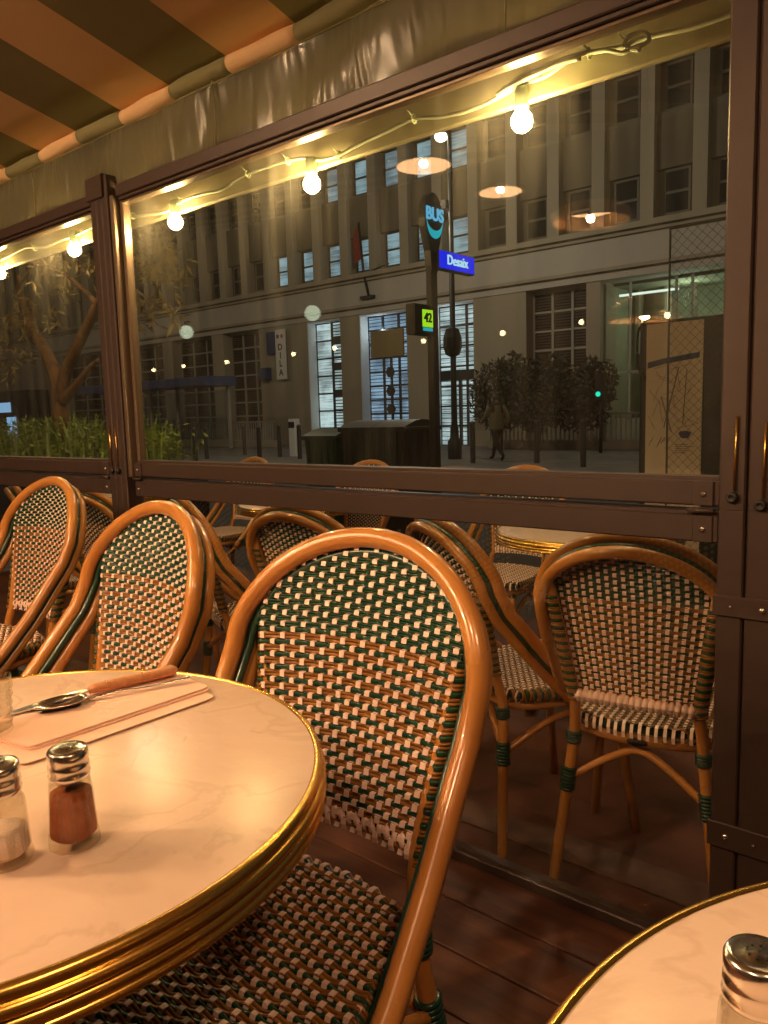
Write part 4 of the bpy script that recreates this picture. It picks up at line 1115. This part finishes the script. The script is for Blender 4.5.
def cres(mb):
    yc_, zc = 5.015, 2.575; o_ = []; i_ = []
    for k in range(15):
        a = math.radians(190+160*k/14); o_.append((bx+.032, yc_+.100*math.cos(a), zc+.125*math.sin(a))); i_.append((bx+.032, yc_+.105*math.cos(a), zc+.02+.085*math.sin(a)))
    mb.prism(o_+i_[::-1], (.004,0,0))
part('crescent', 'smile', hd, cres)
nb = part('name_box', 'blue_sign', bs_, lambda mb: mb.bbox((bx-.04,5.06,2.235),(bx+.03,5.56,2.382),.006))
part('lit_face', 'lit_blue', nb, lambda mb: mb.box((bx+.0301,5.068,2.243),(bx+.034,5.552,2.374)))
text('Desaix', .105, (bx+.038,5.31,2.311), FACE_X, 'text_white', nb, bold=.001)
dx = part('display_box', 'dark_metal', bs_, lambda mb: mb.bbox((bx-.06,4.745,1.715),(bx+.03,5.035,1.945),.008))
part('lit_face', 'lit_green', dx, lambda mb: mb.box((bx+.0301,4.835,1.775),(bx+.034,4.965,1.905)))
text('42', .098, (bx+.038,4.897,1.842), FACE_X, 'dark_metal', dx, bold=.002)
part('lit_strip', 'smile', dx, lambda mb: mb.box((bx+.0301,4.84,1.745),(bx+.034,4.96,1.770)))

# bins
def bin_(x0, x1, y0, y1, h, mat, label, lidtype):
    t = empty('refuse_bin', ((x0+x1)/2,(y0+y1)/2,STREET)); tag(t, label, 'bin', 'refuse bins at the kerb')
    z0 = STREET+.12; zt = STREET+h
    def body(mb):
        ins = .05
        b = [(x0+ins,y0+ins,z0),(x1-ins,y0+ins,z0),(x1-ins,y1-ins,z0),(x0+ins,y1-ins,z0)]; tp = [(x0,y0,zt-.12),(x1,y0,zt-.12),(x1,y1,zt-.12),(x0,y1,zt-.12)]
        mb.add(b+tp, [(0,3,2,1),(4,5,6,7),(0,1,5,4),(1,2,6,5),(2,3,7,6),(3,0,4,7)], 0, False)
        for i in range(5): 
            xx = x0+(x1-x0)*(i+.5)/5; mb.box((xx-.02,y0-.01,z0+.15),(xx+.02,y0+.04,zt-.14))
    part('body', mat, t, body)
    def lid(mb):
        mb.bbox((x0-.03,y0-.03,zt-.13),(x1+.03,y1+.03,zt-.08),.01)
        n = 8; pr = [(y0-.02+(y1-y0+.04)*i/n, zt-.08+.075*math.sin(PI*i/n)) for i in range(n+1)]
        mb.prism([(x0-.02,a,b) for a,b in pr], (x1-x0+.04,0,0))
    part('lid', mat, t, lid)
    for sx in (x0+.12, x1-.12):
        for sy in (y0+.12,y1-.12): part('wheel', 'rubber', t, lambda mb: mb.lathe([(.04,-.025),(.07,-.02),(.07,.02),(.04,.025)], 16, 0, (sx,sy,STREET+.07), 'x'))
bin_(-6.64,-6.13,6.40,6.95,1.22,'bin_green','dark green wheeled refuse bin, leftmost of the three','')
bin_(-6.06,-5.62,6.42,7.02,1.31,'bin_dark','tall dark refuse bin, middle of the three','')
bin_(-5.55,-5.13,6.40,7.00,1.31,'bin_dark','dark refuse bin right before the bus stop mast','')

# map panel near the right post
kx0, kx1, ky = -1.985, -1.60, 5.0
kq0, kq1 = on_y(647,330,ky), on_y(704,325,ky)
kx0, kx1 = kq0.x, kq1.x; kzt = 1.64
mp = empty('map_panel', ((kx0+kx1)/2,ky,STREET)); tag(mp, 'tall street map panel with printed city map standing left of the right post', 'map panel')
part('case', 'dark_metal', mp, lambda mb: mb.bbox((kx0-.05,ky+.004,STREET),(kx1+.13,ky+.09,kzt+.02),.015))
ps = part('poster', 'poster', mp, lambda mb: mb.box((kx0,ky-.004,STREET+.25),(kx1,ky+.003,kzt)))
def maplines(mb):
    rnd = random.Random(5)
    def ln(x0,z0,x1,z1,w):
        a = Vector((x0,0,z0)); b = Vector((x1,0,z1)); d = (b-a).normalized(); n_ = Vector((-d.z,0,d.x))*w
        mb.prism([Vector((v.x,ky-.0055,v.z)) for v in (a-n_,b-n_,b+n_,a+n_)], (0,.0014,0))
    X0, X1 = kx0+.02, kx1-.02; W_ = X1-X0
    for i in range(26):
        x = X0+W_*rnd.random()*.8; z = .95+.42*rnd.random()
        a = rnd.choice([.2,1.2,1.75,-.3,2.3]); l = .06+.10*rnd.random()
        x2 = min(max(x+l*math.cos(a),X0),X1); z2 = min(max(z+l*math.sin(a),.93),1.42)
        ln(x,z,x2,z2,.0013)
    ln(X0+.10,.98,X0+.19,1.36,.004); ln(X0+.08,1.18,X0+.15,.95,.004); ln(X0+.22,1.0,X0+.24,1.34,.003)
    for i in range(8):
        x = X0+W_*.42*rnd.random(); ln(x,.84+.05*rnd.random(),x+.03,.92,.0016)
    for i in range(5): ln(X0+W_*.55,.82+.013*i,X0+W_*(.75+.2*rnd.random()),.82+.013*i,.0022)
part('map_lines', 'poster_line', ps, maplines)
part('map_river', 'poster_blue', ps, lambda mb: [mb.prism([(kx0+.01,ky-.007,1.36),(kx0+.12,ky-.007,1.385),(kx1-.02,ky-.007,1.41),(kx1-.02,ky-.007,1.445),(kx0+.12,ky-.007,1.42),(kx0+.01,ky-.007,1.40)], (0,.0018,0)),
    mb.prism([(kx0+.255+.036*math.cos(a)*(1+.2*math.sin(3*a)),ky-.007,.935+.028*math.sin(a)*(1+.15*math.cos(2*a))) for a in (i*PI/8 for i in range(16))], (0,.0018,0))])
part('handle_rim', 'rubber', mp, lambda mb: mb.tube(catmull([(kx0-.02,ky-.01,kzt+.02),(kx0-.055,ky-.01,kzt-.05),(kx0-.055,ky-.01,1.40),(kx0-.03,ky-.01,1.32),(kx0,ky-.01,1.30)],5), .008, 8))
# diamond lattice beyond the right edge of the panel
lt = empty('lattice_screen', (-1.15,4.6,STREET)); tag(lt, 'dark diamond mesh screen standing between the map panel and the right post', 'screen')
lx0, lx1, lz0, lz1, ly = -1.70, -.95, STREET+.05, 2.12, 4.6
part('frame', 'dark_metal', lt, lambda mb: [mb.box((lx1-.02,ly-.015,lz0-.05),(lx1,ly+.015,lz1)), mb.box((lx0,ly-.006,lz0-.05),(lx0+.008,ly+.006,lz1)), mb.box((lx0,ly-.006,lz1),(lx1,ly+.006,lz1+.008))])
def lattice(mb):
    st = .055; H_ = lz1-lz0; W_ = lx1-lx0
    for sgn in (1,-1):
        c = -H_
        while c < W_:
            # x = x0 + c + t, z = z0 + t
            t0 = max(0,-c); t1 = min(H_, W_-c)
            if t1 > t0+.01:
                xa, xb = lx0+c+t0, lx0+c+t1
                if sgn < 0: xa, xb = lx1-(c+t0), lx1-(c+t1)
                mb.tube([(xa,ly+.003*sgn,lz0+t0),(xb,ly+.003*sgn,lz0+t1)], .0011, 4)
            c += st
part('mesh', 'dark_metal', lt, lattice)

# shrubs on the far pavement
def leaf_cloud(mb, c, rad, n, size, rnd, mi=0, flat_=1.):
    for _ in range(n):
        while True:
            v = Vector((rnd.uniform(-1,1),rnd.uniform(-1,1),rnd.uniform(-1,1)))
            if .25 < v.length < 1: break
        p = Vector(c)+Vector((v.x*rad[0],v.y*rad[1],v.z*rad[2]))
        d = Vector((rnd.gauss(0,1),rnd.gauss(0,1),rnd.gauss(0,1))).normalized(); e = d.orthogonal().normalized()
        s = size*rnd.uniform(.6,1.3)
        mb.add([p-d*s, p-e*s*.3, p+d*s, p+e*s*.3], [(0,1,2,3)], mi, False)
for i,(px,py,wd,hh,lab) in enumerate([(500,430,1.5,2.9,'dark tree by the entrance behind the walking person'),(538,425,1.6,2.8,'dark bushy tree left of the dark shutters at right'),(580,425,1.4,2.6,'dark bushy tree in front of the shopfront')]):
    q = on_z(px,452,PAVE); x, y = q.x, 22.2
    q = on_y(px,430,y); x = q.x
    t = empty('street_tree', (x,y,PAVE)); tag(t, lab, 'tree', 'dark street trees')
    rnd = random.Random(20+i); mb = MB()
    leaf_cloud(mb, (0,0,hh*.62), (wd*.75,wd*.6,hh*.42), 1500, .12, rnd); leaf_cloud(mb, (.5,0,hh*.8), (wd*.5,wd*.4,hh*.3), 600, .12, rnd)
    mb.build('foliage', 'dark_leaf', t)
    mb = MB(); mb.tube([(0,0,0),(.05,0,.8),(0,0,hh*.7)], [.09,.07,.04], 8)
    for a in range(5): mb.tube([(0,0,hh*.35),(math.cos(a*1.3)*.5,math.sin(a*1.3)*.3,hh*.75)], [.03,.015], 5)
    mb.build('trunk', 'bark', t)
q = on_y(601,393,21.5)
o = empty('traffic_light', (q.x,21.5,PAVE)); tag(o, 'small traffic signal showing green among the dark trees', 'traffic light')
part('pole', 'dark_metal', o, lambda mb: mb.tube([(q.x,21.5,PAVE),(q.x,21.5,q.z+.3)], .05, 8))
part('head', 'dark_metal', o, lambda mb: mb.bbox((q.x-.14,21.36,q.z-.2),(q.x+.14,21.49,q.z+.55),.02))
part('green_light', 'traffic', o, lambda mb: mb.lathe([(0,0),(.075,0),(.075,-.02),(0,-.03)], 14, 0, (q.x-.02,21.355,q.z-.03), 'y', capb=False, capt=False))

# ------------------------------------------------------------------ planter, hedge and olive tree beyond the left panel
pl = empty('planter_box', (-6.6,3.45,STREET_DECK)); tag(pl, 'dark planter box holding the hedge and olive tree at left', 'planter')
part('box', 'iron', pl, lambda mb: [mb.bbox((-9.2,3.15,STREET_DECK),(-5.0,3.75,.72),.01)])
part('soil', 'bark', pl, lambda mb: mb.box((-9.15,3.2,.72),(-5.05,3.7,.735)))
rnd = random.Random(3); 
hx = -9.1; hi = 0
def grass_tuft(mb, x, y, z, n, hgt, rnd):
    for _ in range(n):
        a = rnd.uniform(0,2*PI); l = hgt*rnd.uniform(.6,1.15); ox, oy = rnd.gauss(0,.07), rnd.gauss(0,.07)
        lean = rnd.uniform(.05,.45)*l; d = Vector((math.cos(a),math.sin(a),0)); sd_ = Vector((-d.y,d.x,0))
        p0 = Vector((x+ox,y+oy,z)); w = rnd.uniform(.005,.010)
        p1 = p0+d*lean*.35+Vector((0,0,l*.6)); p2 = p0+d*lean+Vector((0,0,l))
        mb.add([p0-sd_*w,p0+sd_*w,p1+sd_*w,p1-sd_*w,p2], [(0,1,2,3),(3,2,4)], 0, False)
        for k in range(5):
            c = p0.lerp(p2, .3+.14*k); dd = Vector((rnd.gauss(0,1),rnd.gauss(0,1),rnd.gauss(0,.6))).normalized(); e = dd.orthogonal().normalized(); s = rnd.uniform(.018,.034)
            mb.add([c,c+dd*s+e*s*.4,c+dd*s*2,c+dd*s-e*s*.4], [(0,1,2,3)], 0, False)
lab = ['leafy shrub at the right end of the planter, right of the middle post', 'leafy shrub in the planter, just left of the middle post', 'leafy shrub in the planter, right below the olive trunk', 'leafy shrub in the planter, left of the olive trunk', 'leafy shrub in the planter, near the left edge of the photo', 'leafy shrub in the planter, at the left edge of the photo']
for i, x in enumerate((-5.38,-5.9,-6.42,-7.05,-7.75,-8.5)):
    mb = MB()
    for k in range(9): grass_tuft(mb, rnd.uniform(-.33,.33), rnd.uniform(-.2,.2), 0, 15, .44 if i not in (0,) else .36, rnd)
    o = mb.build('planter_shrub', 'grass_leaf', None, (x,3.45,.735)); tag(o, lab[i], 'shrub', 'shrubs in the planter')
ol = empty('olive_tree', (-6.45,3.45,.73)); tag(ol, 'forked olive tree rising from the planter beyond the left panel', 'tree')
def P(px,py,y=3.45):
    q = on_y(px,py,y); return Vector((q.x,q.y,q.z))
base = P(62,420)
branches = [([Vector((base.x,3.45,.735)),P(60,405),P(57,380),P(45,350),P(30,325),P(22,300,3.4),P(18,275,3.3)],[.085,.075,.062,.052,.045,.034,.02]),
 ([P(60,402),P(66,372),P(78,345),P(90,320),P(100,300,3.4),P(112,275,3.3),P(128,262,3.2)],[.07,.055,.046,.042,.036,.026,.016]),
 ([P(62,402),P(76,386),P(90,368),P(98,360)],[.05,.036,.026,.014]),
 ([P(98,305,3.4),P(84,290,3.4),P(66,275,3.3),P(48,268,3.2)],[.022,.018,.012,.008]),
 ([P(40,340),P(34,322,3.5),P(30,305,3.5),P(12,295,3.5)],[.02,.016,.012,.008]),
 ([P(112,278,3.3),P(135,290,3.1),P(148,300,3.0),P(155,310,3.0)],[.016,.010,.008,.005]),
 ([P(112,275,3.3),P(135,255,3.1),P(155,240,3.0),P(172,225,2.9)],[.018,.012,.009,.006]),
 ([P(20,285,3.3),P(40,255,3.2),P(60,240,3.1)],[.014,.009,.006])]
mb = MB()
for pth, rr in branches:
    pp = catmull([p-Vector((-6.45,3.45,.73)) for p in pth], 4); n = len(pp); R_ = [rr[min(int(i/4),len(rr)-1)]*(1-(i%4)/4)+rr[min(int(i/4)+1,len(rr)-1)]*((i%4)/4) for i in range(n)]
    mb.tube(pp, R_, 9)
mb.build('trunk', 'bark', ol)
mb = MB(); rnd = random.Random(11)
def sprig(mb, a, n, ln_, rnd):
    """drooping twig with paired narrow leaves"""
    d = Vector((rnd.gauss(0,1),rnd.gauss(0,.6),rnd.gauss(-.5,.6))).normalized()
    b = a+d*ln_; mid = a.lerp(b,.5)+Vector((0,0,.03)); pts = catmull([a,mid,b],3)
    mb.tube(pts, .0025, 4, 1)
    for k in range(n):
        t = (k+.5)/n; c = pts[min(int(t*len(pts)),len(pts)-1)]
        dd = (d*.6+Vector((rnd.gauss(0,.7),rnd.gauss(0,.7),rnd.gauss(0,.7)))).normalized(); e = dd.orthogonal().normalized(); s = rnd.uniform(.032,.052)
        mb.add([c,c+dd*s+e*s*.22,c+dd*s*2,c+dd*s-e*s*.22], [(0,1,2,3)], 0, False)
O = Vector((-6.45,3.45,.73))
clusters = [(160,232,2.9,26,28),(170,262,2.9,24,24),(150,262,3.0,20,20),(142,248,3.0,16,16),(155,305,3.0,18,16),(138,312,3.0,12,12),(66,262,3.3,16,18),(40,270,3.2,14,14),(20,300,3.4,16,20),(10,345,3.5,18,22),(26,330,3.5,10,12),(14,318,3.4,12,14),(48,318,3.5,8,8),(5,360,3.5,12,16),(58,290,3.3,8,10),(98,262,3.2,10,12)]
for px,py,y,spread,n in clusters:
    for _ in range(int(n*.55)):
        a = P(px+rnd.gauss(0,spread*.5), py+rnd.gauss(0,spread*.4), y+rnd.gauss(0,.12))-O
        sprig(mb, a, 8, rnd.uniform(.10,.20), rnd)
mb.build('foliage', ['olive_leaf','bark'], ol)
# street glow sources far left: lit shop panel
q = on_y(12,405,22)
o = empty('lit_kiosk', (q.x,22.0,PAVE)); tag(o, 'far kiosk with pale blue lit panels at the left edge of the photo', 'kiosk')
part('body', 'dark_metal', o, lambda mb: mb.bbox((q.x-2.4,22.05,PAVE),(q.x+1.6,23.6,3.2),.05))
part('lit_panel', emit('pale blue lit panel',(.30,.55,.9),.9), o, lambda mb: [mb.box((q.x-2.2,22.0,1.9),(q.x-.3,22.05,2.5)), mb.box((q.x-.9,22.0,PAVE+.1),(q.x+.3,22.05,1.6))])

# ------------------------------------------------------------------ walking person
def person(px, foot_py, facing):
    qf = on_z(px, foot_py, PAVE); t = empty('person', (qf.x,qf.y,PAVE)); tag(t, 'person in an olive jacket walking past the pale railing', 'person')
    J = {'pel':(0,0,.93),'chest':(.0,.02,1.30),'neck':(.0,.03,1.47),'head':(0,.06,1.60),'top':(0,.07,1.74),
         'hl':(.10,0,.90),'kl':(.11,.24,.52),'al':(.10,.34,.10),'tl':(.10,.50,.05),
         'hr':(-.10,0,.90),'kr':(-.11,-.10,.50),'ar':(-.10,-.46,.16),'tr':(-.10,-.36,.03),
         'sl':(.19,.02,1.42),'el':(.25,-.14,1.16),'wl':(.24,-.06,.92),'dl':(.24,-.02,.83),
         'sr':(-.19,.02,1.42),'er':(-.25,.12,1.17),'wr':(-.22,.32,1.05),'dr':(-.21,.40,1.02)}
    rad = {'pel':.14,'chest':.16,'neck':.06,'head':.095,'top':.07,'hl':.10,'kl':.065,'al':.045,'tl':.035,'hr':.10,'kr':.065,'ar':.045,'tr':.035,'sl':.075,'el':.05,'wl':.035,'dl':.03,'sr':.075,'er':.05,'wr':.035,'dr':.03}
    E_ = [('pel','chest'),('chest','neck'),('neck','head'),('head','top'),('pel','hl'),('hl','kl'),('kl','al'),('al','tl'),('pel','hr'),('hr','kr'),('kr','ar'),('ar','tr'),('chest','sl'),('sl','el'),('el','wl'),('wl','dl'),('chest','sr'),('sr','er'),('er','wr'),('wr','dr')]
    names = list(J); me = bpy.data.meshes.new('body'); me.from_pydata([J[n] for n in names], [(names.index(a),names.index(b)) for a,b in E_], [])
    o = bpy.data.objects.new('body', me); col.objects.link(o); o.parent = t
    sk = o.modifiers.new('skin','SKIN'); 
    for i, n in enumerate(names):
        v = me.skin_vertices[0].data[i]; v.radius = (rad[n],rad[n]); v.use_root = (n == 'pel')
    sb_ = o.modifiers.new('sub','SUBSURF'); sb_.levels = 2; sb_.render_levels = 2
    me.materials.append(M['cloth_dark'])
    # jacket as a shell over torso and arms
    def shell(nm, pts, rr, mat):
        mb = MB(); mb.tube(catmull(pts,4), rr, 12); mb.build(nm, mat, t)
    mb = MB()
    def tb(pts, r0, r1):
        pp = catmull(pts,4); mb.tube(pp, [r0+(r1-r0)*i/(len(pp)-1) for i in range(len(pp))], 12)
    pp = catmull([(0,0,.82),(0,.0,1.05),(0,.02,1.3),(0,.03,1.46)],5); mb.tube(pp, [.19-.07*(i/(len(pp)-1))**3 for i in range(len(pp))], 14, sx=1.15, sy=.8)
    tb([J['sl'],J['el'],J['wl']], .085,.05); tb([J['sr'],J['er'],J['wr']], .085,.05)
    mb.build('jacket', 'jacket', t)
    mb = MB(); mb.sphere((0,.075,1.615), .105, sc=(.78,.92,1.15)); mb.sphere((0,.175,1.60), .016, seg=8, rings=6); 
    for s in (1,-1): mb.sphere((.083*s,.07,1.61), .02, seg=8, rings=6, sc=(.5,1,1.4))
    for w_ in ('dl','dr'):
        hp = Vector(J[w_]); mb.sphere(hp, .04, seg=10, rings=6, sc=(.6,.9,1.2))
        for k in range(4): mb.tube([hp+Vector((0,-.02+.014*k,-.02)), hp+Vector((0,-.02+.016*k,-.06)), hp+Vector((.01,-.01+.014*k,-.085))], .008, 6)
        mb.tube([hp+Vector((0,.03,0)), hp+Vector((0,.05,-.03))], .009, 6)
    mb.build('face_and_hands', 'skin', t)
    mb = MB(); mb.sphere((0,.055,1.66), .105, sc=(.82,.95,.85)); mb.build('hair', 'hair', t)
    t.rotation_euler = (0,0,facing)
person(497, 461, math.radians(65))

# ------------------------------------------------------------------ world and added street fill light
w = bpy.data.worlds.new('night'); bpy.context.scene.world = w; w.use_nodes = True
bg = w.node_tree.nodes['Background']; bg.inputs[0].default_value = (.62,.50,.38,1); bg.inputs[1].default_value = .085
def area(name, loc, target, size, e, c, shape='DISK'):
    ld = bpy.data.lights.new(name, 'AREA'); ld.shape = shape; ld.size = size; ld.energy = e; ld.color = c
    o = bpy.data.objects.new(name, ld); col.objects.link(o); o.location = loc
    d = Vector(target)-Vector(loc); o.rotation_euler = d.to_track_quat('-Z','Y').to_euler(); return o
point_light((-4.,9.5,9.), 700, (1.,.74,.48), .3)  # unseen fill lights added along the street, no lamp posts built
point_light((-18,12,9.), 750, (1.,.78,.54), .3)
point_light((-36,13,9.), 450, (1.,.76,.5), .3)
point_light((-25.0,YW+.6,4.6), 12, (.8,.92,1.), .1)
point_light((-21.5,YW+.4,4.6), 16, (.8,.92,1.), .1)
point_light((-17.9,YW+.4,4.6), 12, (.8,.92,1.), .1)
# added fill lights over the street-side tables, no fixtures there
point_light((-2.6,2.6,2.6), 12, (1.,.62,.26), .1)
point_light((-5.6,2.5,2.7), 45, (1.,.62,.26), .1)
point_light((-.6,2.6,2.6), 14, (1.,.62,.26), .1)

sc = bpy.context.scene
sc.view_settings.view_transform = 'Standard'; sc.view_settings.look = 'None'; sc.view_settings.gamma = 1; sc.view_settings.exposure = 0.
sc.view_settings.use_curve_mapping = False
sc.cycles.use_denoising = True
sc.cycles.max_bounces = 10; sc.cycles.transparent_max_bounces = 24; sc.cycles.transmission_bounces = 10
sc.cycles.sample_clamp_indirect = 25.
sc.cycles.caustics_reflective = False; sc.cycles.caustics_refractive = False
